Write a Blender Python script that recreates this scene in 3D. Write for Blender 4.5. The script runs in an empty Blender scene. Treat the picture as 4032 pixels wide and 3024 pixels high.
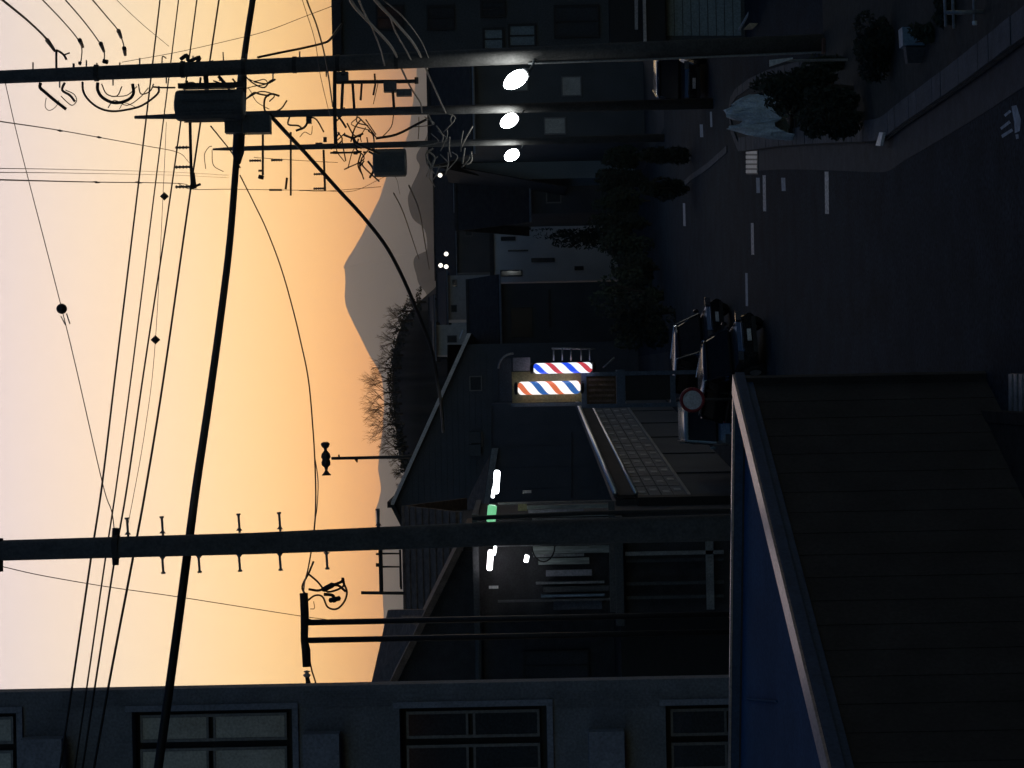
import bpy, math, random
from mathutils import Matrix, Vector
random.seed(7)
sc = bpy.context.scene
# ------------------------------------------------------------------ camera
F, H, ROLL = 8000.0, 6.5, 0.02            # focal length and pixels are those of the 4032x3024 photograph
SN, CS = math.sin(ROLL), math.cos(ROLL)
cam = bpy.data.cameras.new('camera'); cam_ob = bpy.data.objects.new('camera', cam)
sc.collection.objects.link(cam_ob)
cam.sensor_width = 36; cam.lens = 36 * F / 4032; cam.clip_start = 0.1; cam.clip_end = 120000
M = Matrix(((-SN, CS, 0), (0, 0, -1), (-CS, -SN, 0))).to_4x4(); M.translation = Vector((0, 0, H))
cam_ob.matrix_world = M
sc.camera = cam_ob                          # the phone was held upright, so the picture lies on its side
# ------------------------------------------------------------------ dusk sky
w = bpy.data.worlds.new('World'); sc.world = w; w.use_nodes = True
nt = w.node_tree; bg = nt.nodes['Background']
sky = nt.nodes.new('ShaderNodeTexSky'); sky.sky_type = 'NISHITA'; sky.sun_disc = False
sky.sun_elevation = math.radians(-1.5); sky.sun_rotation = 0.0
sky.air_density = 1.0; sky.dust_density = 2.0; sky.ozone_density = 1.5
tc = nt.nodes.new('ShaderNodeTexCoord'); sx = nt.nodes.new('ShaderNodeSeparateXYZ')
nt.links.new(tc.outputs['Generated'], sx.inputs[0])
rp = nt.nodes.new('ShaderNodeValToRGB'); rp.color_ramp.interpolation = 'B_SPLINE'
cr = rp.color_ramp
for i, (p, c) in enumerate([(0.0, (1.0, .70, .24)), (.08, (1.0, .73, .305)), (.16, (1.0, .735, .405)), (.27, (.98, .66, .57)),
                            (.36, (.40, .37, .38)), (.50, (.055, .105, .155)), (1.0, (.022, .075, .14))]):
    e = cr.elements[i] if i < 2 else cr.elements.new(p)
    e.position = p; e.color = (*c, 1)
mx = nt.nodes.new('ShaderNodeMix'); mx.data_type = 'RGBA'; mx.blend_type = 'MULTIPLY'; mx.inputs[0].default_value = 1
nt.links.new(sx.outputs[2], rp.inputs[0])
nt.links.new(sky.outputs[0], mx.inputs[6]); nt.links.new(rp.outputs[0], mx.inputs[7])
# the afterglow lies over the sunset and thins out round the rest of the horizon
mr_ = nt.nodes.new('ShaderNodeMapRange'); mr_.interpolation_type = 'SMOOTHSTEP'
for k_, v_ in ((1, -.2), (2, .95), (3, 0.0), (4, 1.0)): mr_.inputs[k_].default_value = v_
nt.links.new(sx.outputs[1], mr_.inputs[0])
az = nt.nodes.new('ShaderNodeMix'); az.data_type = 'RGBA'; az.inputs[6].default_value = (.24, .50, .66, 1); az.inputs[7].default_value = (1, 1, 1, 1)
nt.links.new(mr_.outputs[0], az.inputs[0])
m2 = nt.nodes.new('ShaderNodeMix'); m2.data_type = 'RGBA'; m2.blend_type = 'MULTIPLY'; m2.inputs[0].default_value = 1
nt.links.new(mx.outputs[2], m2.inputs[6]); nt.links.new(az.outputs[2], m2.inputs[7])
nt.links.new(m2.outputs[2], bg.inputs[0]); bg.inputs[1].default_value = 0.15
sc.view_settings.view_transform = 'Standard'; sc.view_settings.look = 'None'
sc.view_settings.gamma = 1.0; sc.view_settings.use_curve_mapping = False
sc.view_settings.exposure = 4.62
sc.cycles.use_denoising = True
sc.cycles.volume_bounces = 0
sc.cycles.max_bounces = 6
# ------------------------------------------------------------------ pixel to place
def ab(x, y):
    a, b = x - 2016.0, 1512.0 - y
    return a * CS + b * SN, -a * SN + b * CS          # down, right
def P(x, y, d):
    dn, rt = ab(x, y)
    return Vector((rt / F * d, d, H - dn / F * d))
def Z(x, y, z):
    dn, rt = ab(x, y)
    return P(x, y, (H - z) * F / dn)
def G(x, y): return Z(x, y, 0.0)
# ------------------------------------------------------------------ materials
MATS = {}
def mat(name, col, rough=.8, metal=0., var=.25, scale=3., bump=0., bscale=20., spec=.4, detail=6., stretch=None, grain=22., gv=.22):
    m = bpy.data.materials.new(name); m.use_nodes = True; n = m.node_tree; L = n.links
    b = n.nodes['Principled BSDF']
    b.inputs['Roughness'].default_value = rough; b.inputs['Metallic'].default_value = metal
    b.inputs['Specular IOR Level'].default_value = spec
    t = n.nodes.new('ShaderNodeTexCoord'); mp = n.nodes.new('ShaderNodeMapping')
    L.new(t.outputs['Object'], mp.inputs[0])
    if stretch: mp.inputs['Scale'].default_value = stretch
    nz = n.nodes.new('ShaderNodeTexNoise'); nz.inputs['Scale'].default_value = scale; nz.inputs['Detail'].default_value = detail
    L.new(mp.outputs[0], nz.inputs['Vector'])
    r = n.nodes.new('ShaderNodeValToRGB'); e = r.color_ramp.elements
    e[0].position = .3; e[1].position = .72
    e[0].color = (*[c * (1 - var) for c in col], 1); e[1].color = (*[min(1, c * (1 + var)) for c in col], 1)
    L.new(nz.outputs[0], r.inputs[0])
    n3 = n.nodes.new('ShaderNodeTexNoise'); n3.inputs['Scale'].default_value = grain; n3.inputs['Detail'].default_value = 2     # fine grain of the surface itself
    L.new(mp.outputs[0], n3.inputs['Vector'])
    g3 = n.nodes.new('ShaderNodeMapRange'); L.new(n3.outputs[0], g3.inputs[0])
    for k_, v_ in ((1, .3), (2, .7), (3, 1 - gv), (4, 1 + gv)): g3.inputs[k_].default_value = v_
    mg = n.nodes.new('ShaderNodeMix'); mg.data_type = 'RGBA'; mg.blend_type = 'MULTIPLY'; mg.inputs[0].default_value = 1
    L.new(r.outputs[0], mg.inputs[6]); L.new(g3.outputs[0], mg.inputs[7]); L.new(mg.outputs[2], b.inputs['Base Color'])
    if bump:
        n2 = n.nodes.new('ShaderNodeTexNoise'); n2.inputs['Scale'].default_value = bscale; n2.inputs['Detail'].default_value = 4
        L.new(mp.outputs[0], n2.inputs['Vector'])
        bp = n.nodes.new('ShaderNodeBump'); bp.inputs['Strength'].default_value = bump; bp.inputs['Distance'].default_value = .03
        L.new(n2.outputs[0], bp.inputs['Height']); L.new(bp.outputs[0], b.inputs['Normal'])
    MATS[name] = m; return m
def emit(name, col, st):
    m = bpy.data.materials.new(name); m.use_nodes = True; n = m.node_tree
    b = n.nodes['Principled BSDF']; b.inputs['Base Color'].default_value = (.6, .6, .6, 1)
    b.inputs['Emission Color'].default_value = (*col, 1); b.inputs['Emission Strength'].default_value = st
    MATS[name] = m; return m
EX = 2 ** -sc.view_settings.exposure        # emission of a lamp that just fills the picture's white
mat('asphalt', (.016, .028, .040), .95, gv=.6, grain=14., spec=.12, var=.35, scale=1.2, bump=.12, bscale=90)
mat('ground', (.028, .034, .038), .95, var=.4, scale=.3)
mat('concrete', (.21, .21, .215), .85, var=.25, scale=2, bump=.3, bscale=30)
mat('pole_concrete', (.095, .09, .088), .85, var=.2, scale=4, bump=.2, bscale=40)
mat('gutter_concrete', (.038, .045, .054), .9, var=.3, scale=3)
mat('kerb_concrete', (.065, .075, .09), .9, var=.3, scale=3)
mat('road_paint', (.5, .5, .49), .7, var=.6, scale=14)
mat('faded_paint', (.28, .36, .42), .75, var=.3, scale=8)
mat('blue_deck', (.022, .072, .145), .95, var=.16, scale=.8, spec=.04)
mat('coping', (.55, .47, .46), .38, metal=.75, var=.12, scale=2)
mat('coping_blue', (.04, .07, .13), .6, metal=.2, var=.15)
mat('brown_wall', (.040, .034, .031), .9, var=.25, scale=1.5)
mat('grey_render', (.20, .20, .215), .9, var=.18, scale=2, bump=.4, bscale=25)
mat('grey_ledge', (.26, .26, .30), .85, var=.12, scale=3)
mat('dark_frame', (.02, .02, .022), .6, var=.1)
mat('alu_frame', (.17, .17, .18), .45, metal=.6, var=.1)
mat('pane', (.05, .055, .06), .06, var=.1, spec=.9)
mat('dark_block', (.042, .037, .034), .95, var=.3, spec=.05)  # even dark brown for the low wall and its step
mat('curtained_pane', (.46, .44, .40), .25, var=.2, scale=2, spec=.6)
mat('wire', (.018, .014, .012), .6, var=.1)
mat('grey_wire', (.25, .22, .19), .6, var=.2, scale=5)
mat('dark_steel', (.035, .034, .036), .55, metal=.4, var=.2)
mat('galv', (.30, .31, .32), .5, metal=.5, var=.2)
mat('porcelain', (.10, .09, .09), .3, var=.1)
mat('transformer_paint', (.075, .08, .085), .6, var=.15)
mat('blue_siding', (.052, .060, .075), .6, var=.15, scale=1)
mat('navy_wall', (.085, .093, .115), .8, var=.15, scale=1)
mat('flashing', (.60, .56, .56), .45, metal=.4, var=.12)
mat('white_trim', (.78, .75, .72), .5, var=.08)
mat('brown_tile', (.20, .135, .10), .9, var=.3, scale=4, spec=.15)
mat('grey_tile', (.09, .09, .095), .9, var=.3, scale=4, spec=.1)
mat('dark_tile', (.045, .043, .043), .9, var=.3, scale=3, spec=.1)
mat('dark_house', (.045, .045, .05), .9, var=.25)
mat('pale_house', (.42, .39, .38), .9, var=.15)
mat('beige_house', (.62, .55, .52), .9, var=.12, scale=.5)
mat('teal_house', (.24, .29, .31), .9, var=.12, scale=.5)
mat('slate_house', (.08, .085, .09), .9, var=.2, scale=.6)
mat('facade_tile', (.17, .17, .18), .6, var=.35, scale=6)
mat('facade_tile_pale', (.42, .41, .40), .5, var=.2)
mat('leaf', (.03, .042, .022), .8, var=.5, scale=12)
mat('leaf_dark', (.022, .030, .018), .85, var=.5, scale=12)
mat('bark', (.06, .045, .035), .95, var=.3)
mat('soil', (.022, .026, .026), 1., var=.4, scale=6)
mat('tarp', (.42, .50, .56), .5, var=.2, scale=3)
mat('cabinet', (.17, .25, .33), .6, var=.15)
mat('brown_sign', (.11, .065, .03), .7, var=.35, scale=9, stretch=(1, 1, 4))
mat('sign_case', (.10, .14, .19), .6, var=.15)
mat('sign_yellow', (.24, .215, .11), .6, var=.2)
mat('red_rim', (.22, .02, .03), .45, var=.15)
mat('sign_face', (.55, .57, .62), .5, var=.10, scale=6)
mat('highlight_metal', (.95, .90, .86), .42, metal=1., var=.05)
mat('car_dark', (.014, .014, .016), .2, var=.1, spec=.5)
mat('car_pale', (.32, .42, .44), .18, var=.06, spec=.8)
mat('car_glass', (.010, .011, .012), .25, var=.1, spec=.25)
mat('tyre', (.015, .015, .015), .9, var=.2)
mat('chrome', (.85, .85, .86), .12, metal=1., var=.05)
mat('rust_box', (.12, .06, .045), .8, var=.3)
mat('ochre', (.42, .33, .22), .7, var=.2)
mat('mountain_rock', (.10, .095, .10), 1., var=.25, scale=.0008, detail=10)
mat('hill_scrub', (.022, .020, .014), 1., var=.5, scale=.08)
mat('grey_board', (.30, .33, .31), .7, var=.35, scale=5, stretch=(4, 1, .3))
emit('lamp_white', (.93, 1., .97), 38 * EX)
emit('lamp_warm', (1., .93, .78), 2.2 * EX)
emit('tube_white', (.90, .97, 1.), 10 * EX)
emit('tube_pink', (1., .93, .98), 8 * EX)
emit('tube_green', (.20, .72, .33), .75 * EX)
def barber(name, z0, pitch, ph, warm):
    m = bpy.data.materials.new(name); m.use_nodes = True; n = m.node_tree; L = n.links
    b = n.nodes['Principled BSDF']; b.inputs['Roughness'].default_value = .2
    t = n.nodes.new('ShaderNodeTexCoord'); s = n.nodes.new('ShaderNodeSeparateXYZ'); L.new(t.outputs['Object'], s.inputs[0])
    at = n.nodes.new('ShaderNodeMath'); at.operation = 'ARCTAN2'; L.new(s.outputs[0], at.inputs[0])
    ng = n.nodes.new('ShaderNodeMath'); ng.operation = 'MULTIPLY'; ng.inputs[1].default_value = -1; L.new(s.outputs[1], ng.inputs[0]); L.new(ng.outputs[0], at.inputs[1])
    k = n.nodes.new('ShaderNodeMath'); k.operation = 'MULTIPLY_ADD'; k.inputs[1].default_value = -1 / (2 * math.pi) * .95; L.new(at.outputs[0], k.inputs[0])
    q = n.nodes.new('ShaderNodeMath'); q.operation = 'MULTIPLY_ADD'; q.inputs[1].default_value = 1 / pitch; q.inputs[2].default_value = ph
    L.new(s.outputs[2], q.inputs[0]); L.new(q.outputs[0], k.inputs[2])
    fr = n.nodes.new('ShaderNodeMath'); fr.operation = 'FRACT'; L.new(k.outputs[0], fr.inputs[0])
    r = n.nodes.new('ShaderNodeValToRGB'); r.color_ramp.interpolation = 'CONSTANT'
    wcol = (1., .92, .86, 1) if warm else (.86, .92, 1., 1)
    rc, bc = ((.62, .14, .06, 1), (.03, .11, .34, 1)) if warm else ((.50, .05, .07, 1), (.02, .08, .75, 1))
    el = r.color_ramp.elements
    el[0].position = 0; el[0].color = wcol; el[1].position = .27; el[1].color = rc
    a = el.new(.47); a.color = wcol; a = el.new(.74); a.color = bc; a = el.new(.97); a.color = wcol
    L.new(fr.outputs[0], r.inputs[0]); L.new(r.outputs[0], b.inputs['Emission Color']); L.new(r.outputs[0], b.inputs['Base Color'])
    b.inputs['Emission Strength'].default_value = 1.15 * EX
    MATS[name] = m; return m
barber('barber_cool', 0, .95, .1, False); barber('barber_warm', 0, .95, .55, True)
# ------------------------------------------------------------------ meshes
COL = sc.collection
WO = {}                                     # world origin of every object, by name
class MB:
    def __init__(s): s.v = []; s.f = []
    def add(s, vs, fs):
        o = len(s.v); s.v += [Vector(v) for v in vs]; s.f += [tuple(i + o for i in f) for f in fs]; return s
    def box(s, x0, x1, y0, y1, z0, z1):
        return s.add([(x0, y0, z0), (x1, y0, z0), (x1, y1, z0), (x0, y1, z0), (x0, y0, z1), (x1, y0, z1), (x1, y1, z1), (x0, y1, z1)],
                     [(0, 3, 2, 1), (4, 5, 6, 7), (0, 1, 5, 4), (1, 2, 6, 5), (2, 3, 7, 6), (3, 0, 4, 7)])
    def boxpx(s, x0, x1, y0, y1, d, t):
        c = P((x0 + x1) / 2, (y0 + y1) / 2, d); hw = abs(y1 - y0) / 2 * d / F; hh = abs(x1 - x0) / 2 * d / F
        return s.box(c.x - hw, c.x + hw, d, d + t, c.z - hh, c.z + hh)
    def tube(s, pts, r, n=6, cap=True):
        pts = [Vector(p) for p in pts]; rs = r if isinstance(r, (list, tuple)) else [r] * len(pts)
        o = len(s.v); m = len(pts); prev = None
        for i, p in enumerate(pts):
            t = (pts[min(i + 1, m - 1)] - pts[max(i - 1, 0)])
            t = t.normalized() if t.length > 1e-9 else Vector((0, 0, 1))
            if prev is None: u = t.orthogonal().normalized()
            else:
                u = prev - t * prev.dot(t); u = u.normalized() if u.length > 1e-6 else t.orthogonal().normalized()
            prev = u; vv = t.cross(u)
            for k in range(n):
                a = 2 * math.pi * k / n
                s.v.append(p + (u * math.cos(a) + vv * math.sin(a)) * rs[i])
        for i in range(m - 1):
            for k in range(n):
                s.f.append((o + i * n + k, o + i * n + (k + 1) % n, o + (i + 1) * n + (k + 1) % n, o + (i + 1) * n + k))
        if cap:
            s.f.append(tuple(o + k for k in reversed(range(n)))); s.f.append(tuple(o + (m - 1) * n + k for k in range(n)))
        return s
    def prism(s, poly, vec):                       # planar polygon pushed along a vector
        poly = [Vector(p) for p in poly]; n = len(poly); vec = Vector(vec); o = len(s.v)
        s.v += poly + [p + vec for p in poly]
        s.f.append(tuple(o + i for i in range(n))); s.f.append(tuple(o + n + i for i in reversed(range(n))))
        for i in range(n):
            j = (i + 1) % n; s.f.append((o + j, o + i, o + n + i, o + n + j))
        return s
    def lathe(s, prof, base, axis=(0, 0, 1), n=16):
        ax = Vector(axis).normalized(); u = ax.orthogonal().normalized(); v = ax.cross(u); o = len(s.v); base = Vector(base)
        for h, r in prof:
            for k in range(n):
                a = 2 * math.pi * k / n
                s.v.append(base + ax * h + (u * math.cos(a) + v * math.sin(a)) * max(r, 1e-4))
        for i in range(len(prof) - 1):
            for k in range(n):
                s.f.append((o + i * n + k, o + i * n + (k + 1) % n, o + (i + 1) * n + (k + 1) % n, o + (i + 1) * n + k))
        s.f.append(tuple(o + k for k in reversed(range(n)))); s.f.append(tuple(o + (len(prof) - 1) * n + k for k in range(n)))
        return s
    def build(s, name, m, parent=None, smooth=False, origin=None):
        if parent is not None: org = Vector(WO[parent.name])
        else:
            org = Vector(origin) if origin is not None else Vector((sum(v.x for v in s.v), sum(v.y for v in s.v), sum(v.z for v in s.v))) / len(s.v)
        me = bpy.data.meshes.new(name)
        own = org if origin is None or parent is None else Vector(origin)
        me.from_pydata([v - own for v in s.v], [], s.f); me.update()
        if smooth:
            for p in me.polygons: p.use_smooth = True
        me.materials.append(MATS[m] if isinstance(m, str) else m)
        o = bpy.data.objects.new(name, me); COL.objects.link(o)
        if parent is not None: o.parent = parent; o.location = own - org
        else: o.location = org
        WO[o.name] = tuple(own)
        return o
def tag(o, label=None, cat=None, group=None, kind=None):
    if label: o['label'] = label
    if cat: o['category'] = cat
    if group: o['group'] = group
    if kind: o['kind'] = kind
    return o
def thing(name, loc, label, cat, group=None):
    e = bpy.data.objects.new(name, None); COL.objects.link(e); e.location = loc; WO[e.name] = tuple(loc); e.empty_display_size = .2
    return tag(e, label, cat, group)
def smooth_path(pts, n=6):
    pts = [Vector(p) for p in pts]
    if len(pts) < 3: return [pts[0].lerp(pts[-1], i / n) for i in range(n + 1)]
    q = [pts[0] * 2 - pts[1]] + pts + [pts[-1] * 2 - pts[-2]]; out = []
    for i in range(1, len(q) - 2):
        a, b, c, d = q[i - 1:i + 3]
        for k in range(n):
            t = k / n
            out.append(.5 * ((2 * b) + (c - a) * t + (2 * a - 5 * b + 4 * c - d) * t * t + (3 * b - a - 3 * c + d) * t ** 3))
    return out + [pts[-1]]
def px(pts, d):                                     # [(x, y[, depth])...] -> world points
    return [P(p[0], p[1], p[2] if len(p) > 2 else d) for p in pts]
def wire(pts, wpx, d, label, name='power_wire', m='wire', group=None, n=6, cat='wire'):
    w_ = px(pts, d); r = wpx / 2 / F * (sum(v.y for v in w_) / len(w_))
    return tag(MB().tube(smooth_path(w_, 8), r, n).build(name, m, smooth=True), label, cat, group)
def ribbon(pts, w0, w1, z0, z1):                    # strip beside a ground path, from offset w0 to w1 (to the right of travel)
    b = MB(); n = len(pts); off = []
    for i, p in enumerate(pts):
        t = (pts[min(i + 1, n - 1)] - pts[max(i - 1, 0)]); t.z = 0; t.normalize(); r = Vector((t.y, -t.x, 0))
        off.append((p + r * w0, p + r * w1))
    for i in range(n - 1):
        a, c = off[i]; e, g = off[i + 1]
        def q(v, z): return (v.x, v.y, z)
        b.add([q(a, z0), q(c, z0), q(g, z0), q(e, z0), q(a, z1), q(c, z1), q(g, z1), q(e, z1)],
              [(0, 3, 2, 1), (4, 5, 6, 7), (0, 1, 5, 4), (1, 2, 6, 5), (2, 3, 7, 6), (3, 0, 4, 7)])
    return b
# ------------------------------------------------------------------ ground, road, kerbs
def sheet(name, poly, z, m, t=None):
    b = MB(); b.add([(p[0], p[1], z) for p in poly], [tuple(range(len(poly)))])
    return tag(b.build(name, m, origin=(0, 0, 0)), kind='structure')
sheet('ground', [(-40000, -500), (40000, -500), (40000, 60000), (-40000, 60000)], 0, 'ground')
road = sheet('road', [(-3.2, 6), (40, 6), (40, 48), (60, 60), (60, 84), (10.5, 84), (8.5, 150), (1.5, 150), (1.2, 84), (-60, 84), (-60, 58), (-3.2, 48)], .004, 'asphalt')
def mark(pts, m='road_paint', name='road_marking'):
    b = MB(); q = [G(*p) for p in pts]
    b.add([(p.x, p.y, .008) for p in q], [tuple(range(len(q)))]); b.build(name, m, road)
for x, y0, y1, wd, m in [(3010, 690, 832, 12, 'road_paint'), (3256, 676, 842, 15, 'road_paint'), (2963, 878, 1003, 11, 'road_paint'),
                         (2940, 1075, 1205, 9, 'faded_paint'), (2694, 800, 890, 9, 'road_paint'), (2898, 434, 512, 13, 'road_paint'),
                         (2800, 440, 500, 8, 'faded_paint'), (2762, 490, 540, 12, 'faded_paint'), (3085, 700, 752, 16, 'faded_paint'),
                         (2985, 700, 760, 14, 'faded_paint')]:
    mark([(x - wd / 2, y0), (x + wd / 2, y0), (x + wd / 2 + 2, y1), (x - wd / 2 + 2, y1)], m)
for poly in ([(3985, 418), (4005, 414), (4022, 470), (4018, 515), (3998, 525), (3996, 480), (3990, 450)],
             [(3940, 503), (3946, 511), (3982, 484), (3976, 474)], [(3944, 532), (3950, 543), (3992, 516), (3986, 506)],
             [(3955, 452), (3961, 460), (3985, 440), (3978, 432)], [(4000, 530), (4012, 528), (4014, 545), (4004, 548)]):
    mark(poly, 'faded_paint')
# the island on the right: kerb stones, gutter, planting bed
KP = [G(*p) for p in [(2925, 600), (2990, 592), (3080, 580), (3200, 572), (3330, 566), (3440, 562), (3500, 552), (3560, 508), (3650, 448), (3760, 374), (3880, 290), (4030, 180), (4250, 30), (4500, -140)]]
KP = smooth_path(KP, 4)
KQ = [G(*p) for p in [(2925, 600), (2893, 520), (2885, 440), (2890, 385), (2915, 345), (2965, 308), (3040, 272), (3140, 244), (3260, 222)]]
tag(ribbon(KP[4:], .0, .52, .0, .012).build('gutter', 'gutter_concrete'), kind='structure')
def kerb(path, w0, w1, name, hk=.13):
    tot = [0]
    for a, b in zip(path, path[1:]): tot.append(tot[-1] + (b - a).length)
    def at(s):
        for i in range(len(path) - 1):
            if s <= tot[i + 1]: return path[i].lerp(path[i + 1], (s - tot[i]) / (tot[i + 1] - tot[i]))
        return path[-1]
    root = thing(name, tuple(path[0]), None, None); root['kind'] = 'structure'
    s = 0
    while s < tot[-1] - .3:
        e = min(s + .6, tot[-1])
        ribbon([at(s + .012), at(e - .012)], w0, w1, -.05, hk + random.uniform(-.006, .006)).build('kerb_stone', 'kerb_concrete', root); s = e
kerb(KP, -.40, -.03, 'kerb')
kerb(KQ, .02, .26, 'kerb')
bed = KP[::-1] + KQ[1:] + [Vector((KP[-1].x + 8, KQ[-1].y, 0)), Vector((KP[-1].x + 8, KP[-1].y, 0))]
tag(MB().add([(p.x, p.y, .09) for p in bed], [tuple(range(len(bed)))]).build('planting_bed', 'soil'), kind='structure')
b = MB(); q = G(3500, 556)
tag(MB().prism([G(3490, 572) + Vector((0, 0, .135)), G(3505, 520) + Vector((0, 0, .135)), G(3520, 522) + Vector((0, 0, .135)), G(3508, 574) + Vector((0, 0, .135))], (0, 0, .05)).build('reflector_block', 'white_trim'),
    'small white reflector block on the kerb where it bends', 'reflector')
# far-street kerbs on the left of the far street, pale and low
kerb([G(*p) for p in [(2865, 600), (2790, 665), (2720, 712), (2690, 740), (2660, 770)]], 0, .2, 'kerb', .03)
def grate(x0, x1, y0, y1, n, along, label):
    c = [G(x0, y0), G(x0, y1), G(x1, y1), G(x1, y0)]
    t = thing('drain_grate', tuple(sum(c, Vector()) / 4), label, 'drain')
    def quad(u0, u1, v0, v1, z0, z1, nm, m):
        def bl(u, v): return c[0].lerp(c[1], v).lerp(c[3].lerp(c[2], v), u)
        ps = [bl(u0, v0), bl(u1, v0), bl(u1, v1), bl(u0, v1)]
        MB().prism([(p.x, p.y, z0) for p in ps], (0, 0, z1 - z0)).build(nm, m, t)
    quad(0, 1, 0, 1, .005, .010, 'pit', 'dark_frame')
    for i in range(n):
        a = (i + .1) / n; e = (i + .72) / n
        if along == 'x': quad(0.02, .98, a, e, .012, .03, 'bar', 'galv')
        else: quad(a, e, .02, .98, .012, .03, 'bar', 'galv')
grate(2940, 2986, 592, 686, 5, 'x', 'bright slotted drain grate beside the island kerb tip')
grate(3978, 4080, 1470, 1628, 5, 'u', 'slotted drain grate at the foot of the brown building')
# ------------------------------------------------------------------ mountain and hills
def ridge(name, prof, d, back, base_x, m, rows=7, rough=0., seed=1):
    rnd = random.Random(seed); b = MB(); n = len(prof); tops = [P(x, y, d) for x, y in prof]
    pts = smooth_path(tops, 5) if name != 'mountain' else tops
    n = len(pts)
    for r in range(rows):                           # front slope runs from the skyline down towards the camera
        t = r / (rows - 1)
        for p in pts:
            z = p.z * (1 - t) ** 1.15 + (-2) * t
            wob = rough * d * (rnd.random() - .5) * math.sin(math.pi * t)
            b.v.append(Vector((p.x * (1 - .10 * t), d - back * t + wob * 3, z + wob * .4)))
    for p in pts: b.v.append(Vector((p.x, d + back, -2)))
    for r in range(rows - 1):
        for i in range(n - 1): b.f.append((r * n + i, (r + 1) * n + i, (r + 1) * n + i + 1, r * n + i + 1))
    o = rows * n
    for i in range(n - 1): b.f.append((i, i + 1, o + i + 1, o + i))
    return tag(b.build(name, m, smooth=name != 'mountain'), kind='structure')
MT = [(1660, -2200), (1650, -900), (1640, 300), (1610, 520), (1565, 640), (1520, 700), (1495, 780), (1460, 850), (1425, 925), (1390, 985), (1362, 1028), (1352, 1052), (1357, 1062), (1360, 1110),
      (1357, 1165), (1360, 1200), (1372, 1232), (1400, 1290), (1428, 1345), (1455, 1400), (1480, 1440), (1500, 1475), (1508, 1520), (1512, 1600), (1505, 1700), (1492, 1800),
      (1488, 1850), (1497, 1900), (1500, 1930), (1490, 1975), (1478, 2010), (1480, 2060), (1492, 2120), (1500, 2250), (1510, 2400), (1512, 2600), (1530, 2900), (1590, 4200), (1640, 6000)]
ridge('mountain', MT, 26000, 9000, 1700, 'mountain_rock', rows=12, rough=.006, seed=3)
HL = [(1700, -1500), (1690, 200), (1688, 500), (1640, 610), (1652, 660), (1618, 740), (1606, 790), (1625, 860), (1672, 905), (1680, 990), (1640, 1005), (1628, 1035), (1640, 1085), (1650, 1120), (1690, 1200), (1700, 1500), (1700, 2600), (1690, 5000)]
ridge('wooded_hills', HL, 5200, 1800, 1700, 'hill_scrub', rows=8, rough=.004, seed=5)
KN = [(1790, 900), (1740, 1080), (1715, 1130), (1655, 1185), (1600, 1250), (1565, 1320), (1548, 1400), (1545, 1480), (1545, 1560), (1552, 1640), (1562, 1720), (1572, 1800), (1590, 1850), (1610, 1950), (1640, 2050), (1680, 2200), (1720, 2400)]
ridge('hillock', KN, 260, 60, 1700, 'hill_scrub', rows=8, rough=.01, seed=8)
# ------------------------------------------------------------------ brown flat-roofed building in front
ZR = 3.30; ZC = 3.46
C0 = Z(2884, 1474, ZC); A1 = Z(3262, 3024, ZC); F1 = Z(2866, 3024, ZC)          # corner, near-left, far-left points of the coping
nd = (A1 - C0); nd.z = 0; nd.normalize(); fd = (F1 - C0); fd.z = 0; fd.normalize()
N1 = C0 + nd * 14; FL = C0 + fd * 12                                             # both run on past the frame
ho = thing('flat_roofed_building', (C0.x, C0.y, 0), 'low brown building with a blue flat roof and metal coping', 'building')
def up(p, z): return (p.x, p.y, z)
nin = Vector((-nd.y, nd.x, 0));  nin = nin if nin.dot(fd) > 0 else -nin           # inward of the near wall
fin = Vector((-fd.y, fd.x, 0));  fin = fin if fin.dot(nd) > 0 else -fin
MB().prism([up(C0 + (nd + fd) * .25, ZR), up(N1 + nin * .2, ZR), up(FL + fin * .2, ZR)], (0, 0, -.12)).build('roof_deck', 'blue_deck', ho)
# deck upstand seam seen near the left edge, and a drain box
s0, s1 = Z(2945, 2752, ZR), Z(3062, 2762, ZR)
MB().tube([s0 + Vector((0, 0, .012)), s1 + Vector((0, 0, .012))], .014, 5).build('deck_seam', 'blue_deck', ho)
# walls: tall dark cladding panels with open joints
Lw = 14.0; pw = .25; k = 0
while k * pw < Lw - .1:
    a = C0 + nd * (k * pw + .001) + nin * (.06 if k % 2 else .054); e = C0 + nd * (min((k + 1) * pw, Lw) - .001) + nin * (.06 if k % 2 else .054)
    for z0, z1 in ((.0, ZC - .14),):
        MB().prism([up(a, z0), up(e, z0), up(e, z1), up(a, z1)], nin * .05).build('wall_panel', 'brown_wall', ho)
    k += 1
MB().prism([up(C0 + nin * .13, 0), up(N1 + nin * .13, 0), up(N1 + nin * .13, ZC - .15), up(C0 + nin * .13, ZC - .15)], nin * .1).build('wall', 'dark_frame', ho)
MB().prism([up(C0 + fin * .08, 0), up(FL + fin * .08, 0), up(FL + fin * .08, ZC - .15), up(C0 + fin * .08, ZC - .15)], fin * .12).build('wall', 'brown_wall', ho)
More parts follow.
